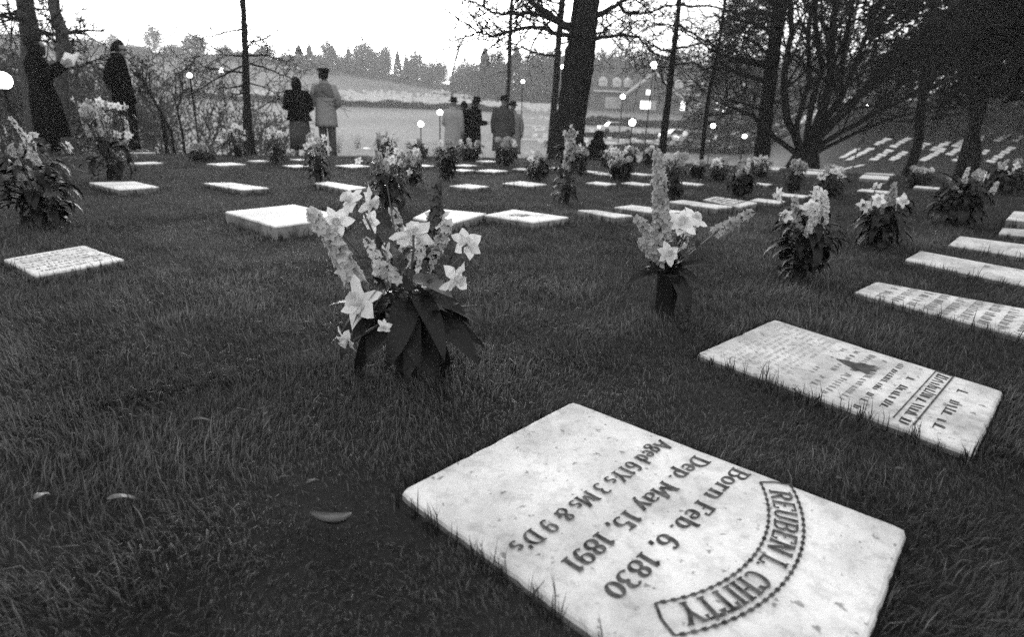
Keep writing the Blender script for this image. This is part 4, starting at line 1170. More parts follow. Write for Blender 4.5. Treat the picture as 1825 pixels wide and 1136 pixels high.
# the spreading many-stemmed tree
def multi():
    rng = random.Random(12); Y = 11.6
    f = at_y(1432, 292, Y); f.z = height(f.x, f.y)
    root = empty('bare_tree', f, 'spreading many-stemmed dark tree, its stems fanning out from one low foot', 'tree', TREES)
    mb, br = MB(), MB(); P = dict(DEF, kids=[(5, .5, .7), (4, .55, .8), (3, .6, .8)], rise=[.05, .05, .04], rmin=.006)
    mb.tube([f + Vector((0, 0, -.15)), f + Vector((.0, 0, .1)), f + Vector((.02, 0, .35))], [.42, .30, .22], 14)
    for pts, w, dr in (([(1405, 215), (1396, 130), (1412, 60), (1408, -20)], 15, .3), ([(1418, 225), (1440, 150), (1442, 60), (1455, -30)], 11, -.4), ([(1380, 245), (1340, 205), (1300, 190)], 10, .8), ([(1450, 240), (1480, 150), (1484, 60), (1492, -30)], 20, .5), ([(1460, 235), (1510, 150), (1545, 60), (1590, -30)], 13, .9),
                       ([(1465, 240), (1530, 170), (1600, 100), (1690, 20)], 17, -.5), ([(1470, 255), (1560, 200), (1640, 160), (1730, 130)], 11, .6), ([(1440, 220), (1465, 120), (1452, 30), (1462, -40)], 12, .9), ([(1450, 225), (1500, 120), (1510, 40), (1530, -40)], 9, -1.0), ([(1472, 262), (1550, 225), (1610, 205)], 9, 1.2)):
        q = [f + Vector((0, 0, .25))] + [at_y(x, y, Y + dr * (i + 1) / len(pts)) for i, (x, y) in enumerate(pts)]
        q2 = []
        for i in range(len(q) - 1):
            for k in range(3): q2.append(q[i].lerp(q[i + 1], k / 3) + rvec(rng) * .02)
        q2.append(q[-1]); m = len(q2) - 1; r0 = w * Y / F * .5
        mb.tube(q2, [r0 * (1 - .55 * i / m) for i in range(m + 1)], 8)
        for i in range(4, m + 1):
            ax = (q2[i] - q2[i - 1]).normalized()
            for k in range(1 + i % 2): s = rvec(rng); grow(br, q2[i], ax * .8 + s * .8, rng.uniform(.8, 1.9), r0 * .28, 1, rng, P)
        grow(br, q2[-1], ax, 1.8, r0 * .4, 0, rng, P)
    mb.build('trunk', M['bark'], root, f, True); br.build('branches', M['twig'], root, f)
multi()

# dark evergreens closing the right side
def evergreen(label, x, y, Hh, Rr, seed, low=.8, n=2600, trunk_r=.2, name='evergreen_tree', group='dark evergreens on the right'):
    rng = random.Random(seed); b = Vector((x, y, height(x, y)))
    root = empty(name, b, label, 'tree', group)
    mb = MB(); mb.tube([b + Vector((0, 0, -.2)), b + Vector((0, 0, .3)), b + Vector((.05, 0, Hh * .5)), b + Vector((0, .1, Hh * .95))], [trunk_r * 1.4, trunk_r, trunk_r * .6, .05], 12)
    cr = MB(); nb = int(30 + Hh * 5)
    for i in range(nb):
        t = (i + rng.random()) / nb; z = low + (Hh - low) * t; a = i * 2.4 + rng.uniform(-.4, .4)
        L = Rr * (1 - t ** 1.4 * .85) * rng.uniform(.7, 1.12); d = Vector((math.cos(a), math.sin(a), 0))
        s = b + Vector((0, 0, z)); q = [s, s + d * L * .5 + Vector((0, 0, .12 * L)), s + d * L + Vector((0, 0, -.12 * L))]
        mb.tube(q, [.05, .035, .012], 5, False)
        for k in range(max(12, int(n / nb))):
            u = rng.uniform(.12, 1.0) ** .7; c = (q[0].lerp(q[1], u * 2) if u < .5 else q[1].lerp(q[2], u * 2 - 1)) + Vector((rng.gauss(0, .22), rng.gauss(0, .22), rng.gauss(-.12, .2))) * (.5 + .25 * L)
            dd = (d + rvec(rng) * .9 + Vector((0, 0, -.25))).normalized(); l = rng.uniform(.22, .5); sd = dd.cross(rvec(rng)).normalized() * l * .22
            cr.add([c - dd * l * .4, c + sd, c + dd * l * .6, c - sd], [(0, 1, 2, 3)])
    mb.build('trunk', M['bark'], root, b, True); cr.build('crown', M['needle'], root, b)
for a in (('tall dark evergreen behind the spreading tree', 14.6, 20.0, 13, 4.0, 31, 3.6), ('dark evergreen spreading its boughs over the top right', 15.5, 17.0, 12, 4.2, 32, 2.7), ('nearest dark evergreen at the right frame edge', 13.6, 12.0, 11, 3.4, 33, 2.6),
          ('dark evergreen closing the upper end of the stone rows', 30, 45, 18, 6.0, 34, .3), ('broad dark evergreen at the right above the stone rows', 39, 43, 18, 6.5, 35, .3), ('dark evergreen behind the forked trunk', 27, 54, 21, 6.5, 36, .3), ('tall dark evergreen farthest up the slope', 43, 56, 22, 7.5, 37, .3),
          ('dark evergreen at the foot of the wooded slope', 21, 62, 18, 5.5, 39, .3), ('dark evergreen behind the broad one at the right', 50, 48, 21, 7, 42, .3)):
    evergreen(*a, n=16000)
px_tree('forked dark trunk standing among the gravestone rows', [(1622, 300, 17), (1636, 260, 14), (1640, 200, 13), (1650, 120, 12), (1660, 40, 11), (1668, -30, 10)], 14.2, [([(1640, 190), (1660, 140), (1690, 60), (1715, 0)], 10, .6)], (8, .3, .9, 1.2, 2.4, -.1, .5, None), 40, LT)
px_tree('dark trunk at the right edge of the gravestone rows', [(1742, 275, 13), (1735, 200, 11), (1722, 100, 11), (1716, 0, 10)], 16.0, (), (8, .3, .9, 1.2, 2.4, -.1, .5, None), 41, LT)

# thicket on the left, below the brow
SHR = 'bare shrubs below the brow'
def shrub(label, px, Y, Hh, n, seed, lean=.35, leafy=0, spread=.5):
    leafy = int(leafy * .9); n = int(n * .75)
    rng = random.Random(seed); b = at_y(px, 200, Y); b.z = height(b.x, b.y)
    root = empty('shrub', b, label, 'shrub', SHR)
    mb = MB(); P = dict(DEF, kids=[(5, .5, .6), (4, .5, .7), (2, .55, .7)], rise=[.08, .05, .03], rmin=.005 + Y * .0003, wander=.2)
    for i in range(n):
        a = rng.random() * 6.283; d = Vector((math.cos(a) * spread, math.sin(a) * spread, 1))
        grow(mb, b + Vector((math.cos(a), math.sin(a), 0)) * rng.random() * lean, d, Hh * rng.uniform(.6, 1.0), .012 + .008 * Hh / 2, 0, rng, P)
    mb.build('stems', M['far_twig'], root, b)
    if leafy:
        cr = MB()
        for i in range(leafy):
            h = rng.random() ** .8; a = rng.random() * 6.283; r = (spread * Hh * .9) * math.sqrt(rng.random()) * (1 - .5 * h) * 1.2
            c = b + Vector((math.cos(a) * r, math.sin(a) * r, Hh * (.1 + .9 * h))); dd = rvec(rng); l = rng.uniform(.05, .13); s = dd.cross(rvec(rng)).normalized() * l * .3
            cr.add([c - dd * l * .5, c + s, c + dd * l * .5, c - s], [(0, 1, 2, 3)])
        cr.build('foliage', M['bush'], root, b)
for a in (('dark leafy bush at the left frame edge behind the cloaked woman', -20, 15, 2.6, 8, 51, .5, 5200, .6), ('dark bush between the two left trunks', 92, 16, 2.5, 8, 52, .5, 4200, .55), ('dark bush behind the suited man', 165, 17, 2.7, 9, 53, .6, 4200, .6),
          ('twiggy grey bush right of the suited man', 245, 17, 2.8, 12, 54, .6, 700, .5), ('wide twiggy bush behind the black urn', 300, 18, 2.9, 13, 55, .7, 500, .6), ('twiggy bush between lamp post and slim trunk', 385, 19, 2.7, 13, 56, .7, 500, .6), ('low twiggy bush at the slim straight trunk', 455, 19, 1.9, 11, 57, .6, 400, .6),
          ('tall thin bare shrub over the suited man', 215, 20, 4.6, 7, 58, .8, 0, .35), ('tall bare shrub left of the lamp post', 318, 22, 4.4, 8, 59, .8, 0, .4), ('dark undergrowth bush low at the left', 40, 13.5, 1.7, 8, 60, .5, 2600, .7), ('low dark bush beside the curved trunk', 135, 14, 1.5, 8, 61, .5, 2200, .7),
          ('low twiggy bush below the brow left of the couple', 480, 17, 1.3, 10, 62, .6, 300, .7), ('low bush beside the leaning thin stem', 270, 14.5, 1.3, 9, 63, .5, 600, .7)):
    shrub(*a)
def thin_stem(label, pts, Y, w, seed):
    rng = random.Random(seed); q = [at_y(x, y, Y) for x, y in pts]; b = q[0].copy(); b.z = height(b.x, b.y); q = [b + Vector((0, 0, -.05))] + q
    root = empty('sapling', b, label, 'tree', 'thin saplings at the brow'); mb = MB(); r = w * Y / F * .5
    mb.tube(q, [r * 1.2] + [r * (1 - .6 * i / (len(pts) - 1)) for i in range(len(pts))], 7); mb.build('trunk', M['bark'], root, b, True)
    br = MB()
    for i in range(2, len(q)):
        for k in range(3): grow(br, q[i], (q[i] - q[i - 1]).normalized() * .8 + rvec(rng) * .8, .6, r * .5, 1, rng, dict(DEF, rmin=.004))
    br.build('branches', M['twig'], root, b)
thin_stem('crooked thin sapling beside the black urn', [(324, 232), (316, 195), (326, 165), (320, 130)], 12.6, 4, 71)
thin_stem('thin stem leaning left below the brow', [(288, 205), (270, 170), (255, 145)], 13.5, 6, 72)
thin_stem('second thin stem leaning left beside the first', [(305, 235), (285, 195), (262, 160)], 13.0, 5, 73)

# ------------------------------------------------------------------ lamps
def lamp(label, px, py, rpx, Y, pole=True):
    c = at_y(px, py, Y); r = rpx * Y / F * .72
    b = Vector((c.x, c.y, height(c.x, c.y)))
    root = empty('street_lamp', b, label, 'lamp', 'lamps with round white globes')
    mb = MB(); mb.lathe(c, [(r * math.sin(math.pi * i / 8) + .001, -r * math.cos(math.pi * i / 8)) for i in range(9)], 16)
    mb.build('globe', M['globe'], root, b, True)
    k = max(.022, .0011 * Y)
    mb = MB(); mb.lathe(b, [(k * 2.2, -.1), (k * 2.2, .12), (k, .2), (k * .8, c.z - b.z - r * 1.25), (r * .7, c.z - b.z - r * .98), (r * .5, c.z - b.z - r * .9)], 10); mb.build('pole', M['iron'], root, b, True)
for a in (('lamp at the far left frame edge, largest of all the globes', 4, 143, 19, 8.6), ('lamp post with small globe beside the black urn', 338, 134, 5, 12.8), ('lamp globe seen left of the slim straight trunk', 394, 125, 4.2, 26), ('lamp globe right of the thin trunk behind the grey coat', 932, 145, 3.6, 52),
          ('lamp globe close against the left side of the big leaning tree', 1003, 119, 4.3, 30), ('bright lamp globe high over the front gable', 1165, 116, 7.5, 27), ('lamp globe before the lit windows left of the gable', 1110, 172, 5, 60),
          ('lamp on a thin pole left of the pale coated man', 784, 200, 6, 19), ('twin glare lamp low in the meadow', 750, 221, 6.5, 24), ('lamp on a thin pole right of the crouching figure', 1127, 218, 7.5, 19), ('small lamp globe left of the straight thick trunk', 1327, 243, 4.6, 17.5), ('lamp globe beside the parked cars', 1271, 224, 5, 34), ('tiny lamp in the shade right of the spreading tree', 1546, 189, 2.2, 30)):
    lamp(*a)

# ------------------------------------------------------------------ people
ARMS = {'pocket': ((.26, -.11, 1.14), (.165, -.01, .93)), 'paper': ((.27, .0, 1.14), (.08, .30, 1.14)), 'hang': ((.25, -.03, 1.13), (.26, .05, .87)), 'front': ((.27, .02, 1.12), (.07, .22, 1.02)), 'hold': ((.28, .02, 1.16), (.14, .32, 1.36))}
def skin_body(name, arms, head_fwd, root_loc, xf, crouch=0.0):
    V, Eg, Rd = [], [], []
    def v(p, r, par=None):
        V.append(p); Rd.append(r if isinstance(r, tuple) else (r, r))
        if par is not None: Eg.append((par, len(V) - 1))
        return len(V) - 1
    h = head_fwd
    pel = v((0, 0, .95), (.15, .11)); wa = v((0, 0, 1.10), (.135, .10), pel); ch = v((0, 0, 1.31), (.16, .11), wa)
    nb = v((0, -.005, 1.46), (.075, .07), ch); nk = v((0, .005 + .25 * h, 1.525), .056, nb)
    jaw = v((0, .03 + .6 * h, 1.585), (.062, .072), nk); hd = v((0, .018 + h, 1.655 - .3 * h), (.075, .093), jaw); v((0, .005 + h * .95, 1.725 - .3 * h), (.05, .062), hd)
    v((0, .118 + .9 * h, 1.632 - .45 * h), (.014, .018), hd)
    for s in (-1, 1): v((s * .086, .01 + h, 1.64 - .3 * h), (.012, .028), hd)
    v((0, .098 + .75 * h, 1.555 - .3 * h), (.025, .018), jaw)
    for s, arm in zip((-1, 1), arms):
        el, wr = ARMS[arm]
        sh = v((s * .175, 0, 1.41), .068, ch); e = v((s * el[0], el[1], el[2]), .045, sh); w_ = v((s * wr[0], wr[1], wr[2]), .029, e)
        dv = (Vector(wr) - Vector(el)).normalized(); dv.x *= s
        pc = Vector((s * wr[0], wr[1], wr[2])) + dv * .06; pm = v(tuple(pc), (.038, .02), w_)
        side = dv.cross(Vector((s, 0, 0))).normalized() if abs(dv.x) < .8 else Vector((0, 0, 1))
        side = side if side.length > .1 else Vector((0, 0, 1))
        for k, ln in enumerate((.062, .075, .07, .052)):
            b = pc + dv * .035 + side * (k - 1.5) * .021; m_ = b + dv * ln * .5 - Vector((s * .006, 0, 0)); t_ = b + dv * ln - Vector((s * .022, 0, 0))
            i1 = v(tuple(b), .0095, pm); i2 = v(tuple(m_), .009, i1); v(tuple(t_), .008, i2)
        th = v(tuple(pc - dv * .02 + side * -.036), .011, pm); v(tuple(pc + dv * .025 + side * -.056), .009, th)
    for s in (-1, 1):
        hp = v((s * .085, 0, .88), (.092, .10), pel); kn = v((s * .095, .015 + .38 * crouch, .49), .06, hp); an = v((s * .10, -.025, .085), .042, kn); v((s * .12, .15, .035), (.045, .03), an)
    me = bpy.data.meshes.new(name); me.from_pydata(V, Eg, []); ob = bpy.data.objects.new(name, me); COL.objects.link(ob)
    m = ob.modifiers.new('skin', 'SKIN'); m.use_smooth_shade = True; m.branch_smoothing = .3
    for d, r in zip(me.skin_vertices[0].data, Rd): d.radius = r
    me.skin_vertices[0].data[0].use_root = True
    ss = ob.modifiers.new('sub', 'SUBSURF'); ss.levels = ss.render_levels = 1
    dg = bpy.context.evaluated_depsgraph_get(); ev = bpy.data.meshes.new_from_object(ob.evaluated_get(dg))
    ob.modifiers.clear(); ob.data = ev; bpy.data.meshes.remove(me)
    for q in ev.vertices: q.co = xf(q.co) - root_loc
    ev.polygons.foreach_set('use_smooth', [True] * len(ev.polygons))
    ev.materials.clear(); ev.materials.append(M['skin']); ev.name = 'person'
    ob.location = root_loc
    return ob
def ell(cx, cy, z, rx, ry, n=20, fold=0.0, ph=0.0, k=5, tilt=0.0):
    out = []
    for i in range(n):
        a = 2 * math.pi * i / n; f = 1 + fold * math.sin(k * a + ph) + fold * .6 * math.sin((k * 2 + 1) * a + ph * 2)
        out.append(Vector((cx + rx * f * math.cos(a), cy + ry * f * math.sin(a), z + tilt * math.sin(a))))
    return out
def person(label, px, pytop, Y, facing, arms, outfit, height_m=None, head_fwd=.0):
    tp = at_y(px, pytop, Y); zf = height(tp.x, tp.y)
    Hm = height_m or (tp.z - zf)
    print('PERSON', label[:40], 'height', round(tp.z - zf, 2), 'feet px', [round(q) for q in to_px((tp.x, tp.y, zf))])
    Hm = min(1.92, max(1.5, Hm)); s = Hm / 1.78
    base = Vector((tp.x, tp.y, zf)); a = R(facing); ca, sa = math.cos(a), math.sin(a)
    def xf(q):
        x, y, z = q[0] * s, q[1] * s, q[2] * s
        return Vector((base.x + x * ca - y * sa, base.y + x * sa + y * ca, base.z + z))
    ob = skin_body('person', arms, head_fwd, base, xf)
    tag(ob, label, 'person', 'mourners at the brow of the lawn')
    rng = random.Random(int(px)); h = head_fwd
    def part(name, mb, m, sm=True):
        for i, q in enumerate(mb.v): mb.v[i] = tuple(xf(q))
        return mb.build(name, M[m], ob, base, sm)
    def sleeves(mb, fat=1.0, cuff=True):
        for sd_, arm in zip((-1, 1), arms):
            el, wr = ARMS[arm]; sh = Vector((sd_ * .17, -.005, 1.425)); e = Vector((sd_ * el[0], el[1], el[2])); w_ = Vector((sd_ * wr[0], wr[1], wr[2]))
            mb.tube([sh + Vector((-sd_ * .06, 0, .0)), sh, sh.lerp(e, .5) + Vector((sd_ * .012, 0, 0)), e, e.lerp(w_, .5), w_], [.06 * fat, .086 * fat, .078 * fat, .07 * fat, .062 * fat, .055 * fat], 12)
    for it in outfit:
        k = it[0]
        if k == 'coat':                      # ('coat', material, hem height, hem flare, fatness)
            _, m, hem, flare, fat = it; mb = MB(); ph = rng.random() * 6
            rr = [ell(0, -.005, 1.50, .085, .075), ell(0, -.008, 1.475, .13, .09), ell(0, -.012, 1.44, .20, .105), ell(0, -.012, 1.38, .215 * fat, .128 * fat), ell(0, -.005, 1.25, .205 * fat, .135 * fat, fold=.01, ph=ph), ell(0, 0, 1.10, .19 * fat, .13 * fat, fold=.015, ph=ph), ell(0, -.005, .95, .20 * fat * (1 + flare * .3), .145 * fat, fold=.02, ph=ph)]
            z = .85
            while z > hem + .05: 
                t = (.95 - z) / max(.01, .95 - hem); rr.append(ell(0, 0, z, .20 * fat * (1 + flare * (.3 + .7 * t)), .15 * fat * (1 + flare * (.3 + .7 * t)), fold=.025 + .055 * t, ph=ph)); z -= .12
            rr.append(ell(0, 0, hem, .20 * fat * (1 + flare), .15 * fat * (1 + flare), fold=.085, ph=ph)); rr.append(ell(0, 0, hem + .01, .19 * fat * (1 + flare), .14 * fat * (1 + flare), fold=.05, ph=ph))
            mb.rings(rr); sleeves(mb, fat)
            c = part('coat' if hem < .8 else 'jacket', mb, m)
            mb = MB(); mb.rings([ell(0, 0, 1.455, .115, .098), ell(0, -.002, 1.50, .10, .092), ell(0, -.006 + .2 * h, 1.55, .088, .088), ell(0, -.004 + .2 * h, 1.555, .08, .08)], False)
            part('collar', mb, it[1])
        elif k == 'yoke':                    # darker wet shoulders of a raincoat
            mb = MB(); mb.rings([ell(0, -.012, 1.505, .09, .08), ell(0, -.012, 1.452, .21, .115), ell(0, -.014, 1.38, .228, .140), ell(0, -.01, 1.26, .226, .15), ell(0, -.012, 1.22, .215, .145, tilt=-.03)], False); part('shoulder_cape', mb, it[1])
        elif k == 'skirt':
            mb = MB(); ph = rng.random() * 6
            mb.rings([ell(0, 0, 1.08, .15, .12), ell(0, -.01, .95, .20, .16, fold=.01, ph=ph), ell(0, -.01, .78, .215, .18, fold=.02, ph=ph), ell(0, 0, .55, .225, .19, fold=.04, ph=ph), ell(0, 0, it[2], .235, .20, fold=.06, ph=ph), ell(0, 0, it[2] + .01, .22, .19, fold=.06, ph=ph)]); part('skirt', mb, it[1])
        elif k == 'trousers':
            mb = MB(); mb.rings([ell(0, 0, 1.04, .155, .115), ell(0, 0, .93, .175, .13), ell(0, 0, .84, .17, .12)])
            for sd_ in (-1, 1): mb.rings([ell(sd_ * .085, 0, .90, .095, .11), ell(sd_ * .092, .008, .70, .09, .10), ell(sd_ * .096, .01, .48, .078, .084, fold=.02), ell(sd_ * .10, -.01, .25, .074, .085, fold=.03), ell(sd_ * .103, -.005, .07, .075, .098, fold=.02)])
            part('trousers', mb, it[1])
        elif k == 'shoes':
            for sd_ in (-1, 1):
                mb = MB(); mb.rings([ell(sd_ * .105, -.03, .13, .048, .055), ell(sd_ * .107, -.01, .09, .052, .085), ell(sd_ * .115, .05, .055, .056, .15), ell(sd_ * .116, .055, .0, .056, .155)]); part('shoe', mb, it[1])
        elif k == 'hat':                     # brimmed felt hat
            y0 = .018 + h; z0 = 1.695 - .3 * h; mb = MB()
            mb.rings([ell(0, y0, z0 - .01, .10, .115), ell(0, y0, z0 - .012, .14, .165, tilt=-.012), ell(0, y0, z0 + .0, .145, .17, tilt=-.012), ell(0, y0, z0 + .006, .094, .11), ell(0, y0, z0 + .06, .088, .104), ell(0, y0, z0 + .105, .072, .09), ell(0, y0, z0 + .10, .03, .06)]); part('hat', mb, it[1])
        elif k == 'cap':                     # round cap with a peak
            y0 = .012 + h; z0 = 1.68 - .3 * h; mb = MB()
            mb.rings([ell(0, y0, z0, .092, .108), ell(0, y0, z0 + .045, .098, .114), ell(0, y0 - .01, z0 + .075, .122, .135), ell(0, y0 - .01, z0 + .10, .118, .13), ell(0, y0 - .01, z0 + .115, .05, .06)])
            mb.rings([ell(0, y0 + .105, z0 - .005, .07, .05, 12), ell(0, y0 + .11, z0 + .008, .068, .048, 12)]); part('cap', mb, it[1])
        elif k == 'hair':
            y0 = .0 + h; mb = MB(); rr = []
            for i in range(8):
                t = i / 7; z = 1.59 - .3 * h + .175 * t; q = math.sin(math.pi * (.32 + .66 * t)) ** .6
                rr.append(ell(0, y0 - .045 * (1 - t) + .014 * t, z, .095 * q, .100 * q, 16, fold=.03, ph=t * 4, k=7))
            mb.rings(rr); part('hair', mb, it[1])
        elif k == 'scarf':                   # head scarf or wrapped hair with a knot
            y0 = -.002 + h; mb = MB(); rr = []
            for i in range(10):
                t = i / 9; z = 1.50 - .3 * h + .27 * t; q = math.sin(math.pi * (.28 + .70 * t)) ** .55
                rr.append(ell(0, y0 - .02, z, .112 * q, .115 * q, 16, fold=.015, ph=t * 3))
            mb.rings(rr); mb.rings([ell(0, y0 - .10, 1.60, .03, .03, 10), ell(0, y0 - .12, 1.63, .055, .045, 10), ell(0, y0 - .11, 1.68, .03, .03, 10)]); part('headscarf', mb, it[1])
        elif k == 'shirt':
            mb = MB(); mb.add([(-.05, .128, 1.47), (.05, .128, 1.47), (.02, .142, 1.22), (-.02, .142, 1.22)], [(0, 1, 2, 3)]); part('shirt_front', mb, it[1], False)
    return ob, xf
def held_paper(xf, c, tilt, label, size=(.15, .11), yaw=0.0):
    mb = MB(); c = Vector(c); u = Vector((math.cos(yaw), math.sin(yaw), 0)); v = Vector((-math.sin(yaw) * math.cos(tilt), math.cos(yaw) * math.cos(tilt), math.sin(tilt)))
    vs = []
    for j in range(4):
        for i in range(5):
            a, b = (i / 4 - .5) * 2, (j / 3 - .5) * 2
            vs.append(xf(c + u * a * size[0] + v * b * size[1] + Vector((0, 0, .03 * (abs(a) - .5)))))
    mb.add(vs, [(j * 5 + i, j * 5 + i + 1, j * 5 + i + 6, j * 5 + i + 5) for j in range(3) for i in range(4)])
    o = xf(c); ob = mb.build('paper_sheet', M['paper'], None, o, True); q = ob.modifiers.new('thickness', 'SOLIDIFY'); q.thickness = .0015
    return tag(ob, label, 'paper', 'papers held by the mourners')
TR = ('trousers', 'dark_cloth'); SH = ('shoes', 'shoe')
o, xf = person('person in a long black coat and head covering holding a bright sheet', 54, 60, 9.3, -60, ('hold', 'hold'), [('coat', 'black_cloth', .30, .32, 1.18), ('scarf', 'dark_cloth'), TR, SH], head_fwd=.05)
held_paper(xf, (-.03, .42, 1.45), 1.0, 'bright open sheet in the hands of the black coated person at the left', (.16, .12), R(42))
o, xf = person('bareheaded person in a dark suit, hands in pockets, seen from the side', 203, 66, 10.2, -75, ('pocket', 'pocket'), [('coat', 'black_cloth', .80, .12, 1.02), TR, SH, ('hair', 'hair'), ('shirt', 'paper')], head_fwd=.05)
person('person in a dark jacket, long grey skirt and dark headscarf seen from behind', 527, 135, 13.0, 8, ('front', 'front'), [('coat', 'black_cloth', .84, .18, 1.14), ('skirt', 'grey_cloth', .22), SH, ('scarf', 'dark_cloth')])
person('person in a peaked cap and light raincoat with darker shoulders seen from behind', 576, 122, 13.2, 0, ('front', 'front'), [('coat', 'light_cloth', .66, .10, 1.05), ('yoke', 'mid_cloth'), ('trousers', 'grey_cloth'), SH, ('cap', 'dark_cloth'), ('hair', 'hair')])
person('person in a pale long overcoat and dark hat, leftmost of the group of three', 808, 174, 16.2, -20, ('front', 'hang'), [('coat', 'pale_cloth', .38, .10, 1.15), TR, SH, ('hat', 'dark_cloth')])
person('person in dark clothes half hidden between the pale coat and the reader', 827, 178, 16.9, 20, ('paper', 'paper'), [('coat', 'black_cloth', .45, .10, 1.0), TR, SH, ('hair', 'hair')])
o, xf = person('person in a dark hat and long dark coat reading a white sheet', 846, 172, 16.0, -55, ('paper', 'paper'), [('coat', 'black_cloth', .36, .10, 1.1), TR, SH, ('hat', 'dark_cloth'), ('hair', 'hair')], head_fwd=.05)
held_paper(xf, (0, .38, 1.17), .7, 'small white sheet in the hands of the dark coated reader')
person('person in a wide mid-grey overcoat and dark hat beside the big leaning tree', 898, 171, 15.8, -15, ('hang', 'hang'), [('coat', 'grey_cloth', .42, .12, 1.2), TR, SH, ('hat', 'dark_cloth')])
person('person in a light coat mostly hidden behind the wide grey overcoat', 915, 181, 16.9, 20, ('hang', 'hang'), [('coat', 'pale_cloth', .45, .10, 1.05), TR, SH, ('hat', 'dark_cloth')])
# crouching figure in a hooded coat, its back to the tree
def crouching():
    p = ground(1060, 284); b = Vector((p.x, p.y, height(p.x, p.y)))
    c = at_y(1060, 284, 16.6); b = Vector((c.x, 16.6, height(c.x, 16.6)))
    tp = at_y(1057, 231, 16.6); Hh = max(.8, tp.z - b.z); s = Hh / .98
    def sk():
        V, Eg, Rd = [], [], []
        def v(q, r, par=None):
            V.append(q); Rd.append((r, r))
            if par is not None: Eg.append((par, len(V) - 1))
            return len(V) - 1
        pel = v((0, -.05, .28), .14); ch = v((.0, .05, .62), .14, pel); nk = v((-.02, .12, .76), .055, ch); hd = v((-.03, .17, .87), .088, nk); v((-.03, .15, .94), .06, hd); v((-.03, .265, .85), .016, hd)
        for sd_ in (-1, 1):
            k = v((sd_ * .12, .32, .42), .06, pel); a = v((sd_ * .11, .10, .08), .042, k); v((sd_ * .12, .26, .04), .035, a)
            e = v((sd_ * .24, .18, .48), .045, ch); w_ = v((sd_ * .10, .38, .50), .03, e); h_ = v((sd_ * .05, .43, .50), .03, w_)
            for q in range(4):
                f1 = v((sd_ * .03, .46, .475 + .018 * q), .009, h_); v((sd_ * .005, .48, .47 + .018 * q), .008, f1)
            v((sd_ * .05, .46, .535), .01, h_)
        me = bpy.data.meshes.new('person'); me.from_pydata(V, Eg, []); ob = bpy.data.objects.new('person', me); COL.objects.link(ob)
        ob.modifiers.new('skin', 'SKIN')
        for d, r in zip(me.skin_vertices[0].data, Rd): d.radius = r
        ss = ob.modifiers.new('sub', 'SUBSURF'); ss.levels = 1
        dg = bpy.context.evaluated_depsgraph_get(); ev = bpy.data.meshes.new_from_object(ob.evaluated_get(dg)); ob.modifiers.clear(); ob.data = ev
        return ob
    ob = sk()
    a = R(-35); ca, sa = math.cos(a), math.sin(a)
    def xf(q): return Vector((b.x + s * (q[0] * ca - q[1] * sa), b.y + s * (q[0] * sa + q[1] * ca), b.z + s * q[2]))
    for q in ob.data.vertices: q.co = xf(q.co) - b
    ob.data.materials.clear(); ob.data.materials.append(M['skin']); ob.location = b
    tag(ob, 'person crouching in a dark hooded coat right of the big leaning tree', 'person', 'mourners at the brow of the lawn')
    mb = MB(); mb.rings([ell(0, .08, .03, .30, .36, fold=.05), ell(0, .07, .22, .31, .36, fold=.03), ell(0, .05, .42, .285, .31, fold=.02), ell(0, .04, .60, .24, .23, fold=.02), ell(-.01, .07, .72, .17, .16), ell(-.015, .11, .79, .11, .11)])
    for i, q in enumerate(mb.v): mb.v[i] = tuple(xf(q))
    mb.build('coat', M['black_cloth'], ob, b, True)
    mb = MB(); mb.rings([ell(-.015, .10, .74, .12, .12), ell(-.02, .12, .82, .125, .13), ell(-.025, .14, .91, .11, .12), ell(-.03, .15, .97, .05, .06)])
    for i, q in enumerate(mb.v): mb.v[i] = tuple(xf(q))
    mb.build('hood', M['black_cloth'], ob, b, True)
crouching()

# ------------------------------------------------------------------ far side of the valley
def hedge(label, pts, w, h, seed, n=9000, m='hedge'):
    """a clipped hedge along ground points"""
    rng = random.Random(seed); P = [Vector((x, y, height(x, y))) for x, y in pts]; o = P[0]
    mb = MB()
    for i in range(len(P) - 1):
        a, b = P[i], P[i + 1]; k = max(1, int((b - a).length / 2))
        for j in range(k):
            p, q = a.lerp(b, j / k), a.lerp(b, (j + 1) / k); p.z = height(p.x, p.y); q.z = height(q.x, q.y)
            d = (q - p).normalized(); s = Vector((-d.y, d.x, 0)) * w / 2 * .8; u = Vector((0, 0, h * rng.uniform(.45, .8)))
            mb.add([p - s, q - s, q + s, p + s, p - s * .8 + u, q - s * .8 + u, q + s * .8 + u, p + s * .8 + u], [(0, 1, 5, 4), (1, 2, 6, 5), (2, 3, 7, 6), (3, 0, 4, 7), (4, 5, 6, 7)])
    tot = len(P) - 1
    for i in range(n):
        f = rng.random() * tot; j = min(tot - 1, int(f)); p = P[j].lerp(P[j + 1], f - j); p.z = height(p.x, p.y)
        c = p + Vector((rng.uniform(-.55, .55) * w, rng.uniform(-.55, .55) * w, h * rng.random() ** .7 * (.8 + .3 * math.sin(p.x * .9) * math.sin(p.x * .37 + 1)))); d = rvec(rng); l = rng.uniform(.12, .3) * (h / 1.2); s = d.cross(rvec(rng)).normalized() * l * .4
        mb.add([c - d * l, c + s, c + d * l, c - s], [(0, 1, 2, 3)])
    return tag(mb.build('hedge', M[m], None, o), label, 'hedge', 'clipped hedges across the valley')
def gxy(px, py): p = ground(px, py); return (p.x, p.y)
hedge('long dark clipped hedge below the far rows of graves', [(-62, 112), (-44, 110), (-30, 109), (-14, 110), (-4, 111)], 1.6, 1.2, 81)
hedge('dark hedge below the long building', [(8, 92), (20, 93), (34, 94), (50, 96)], 1.6, 1.3, 82, 6000)
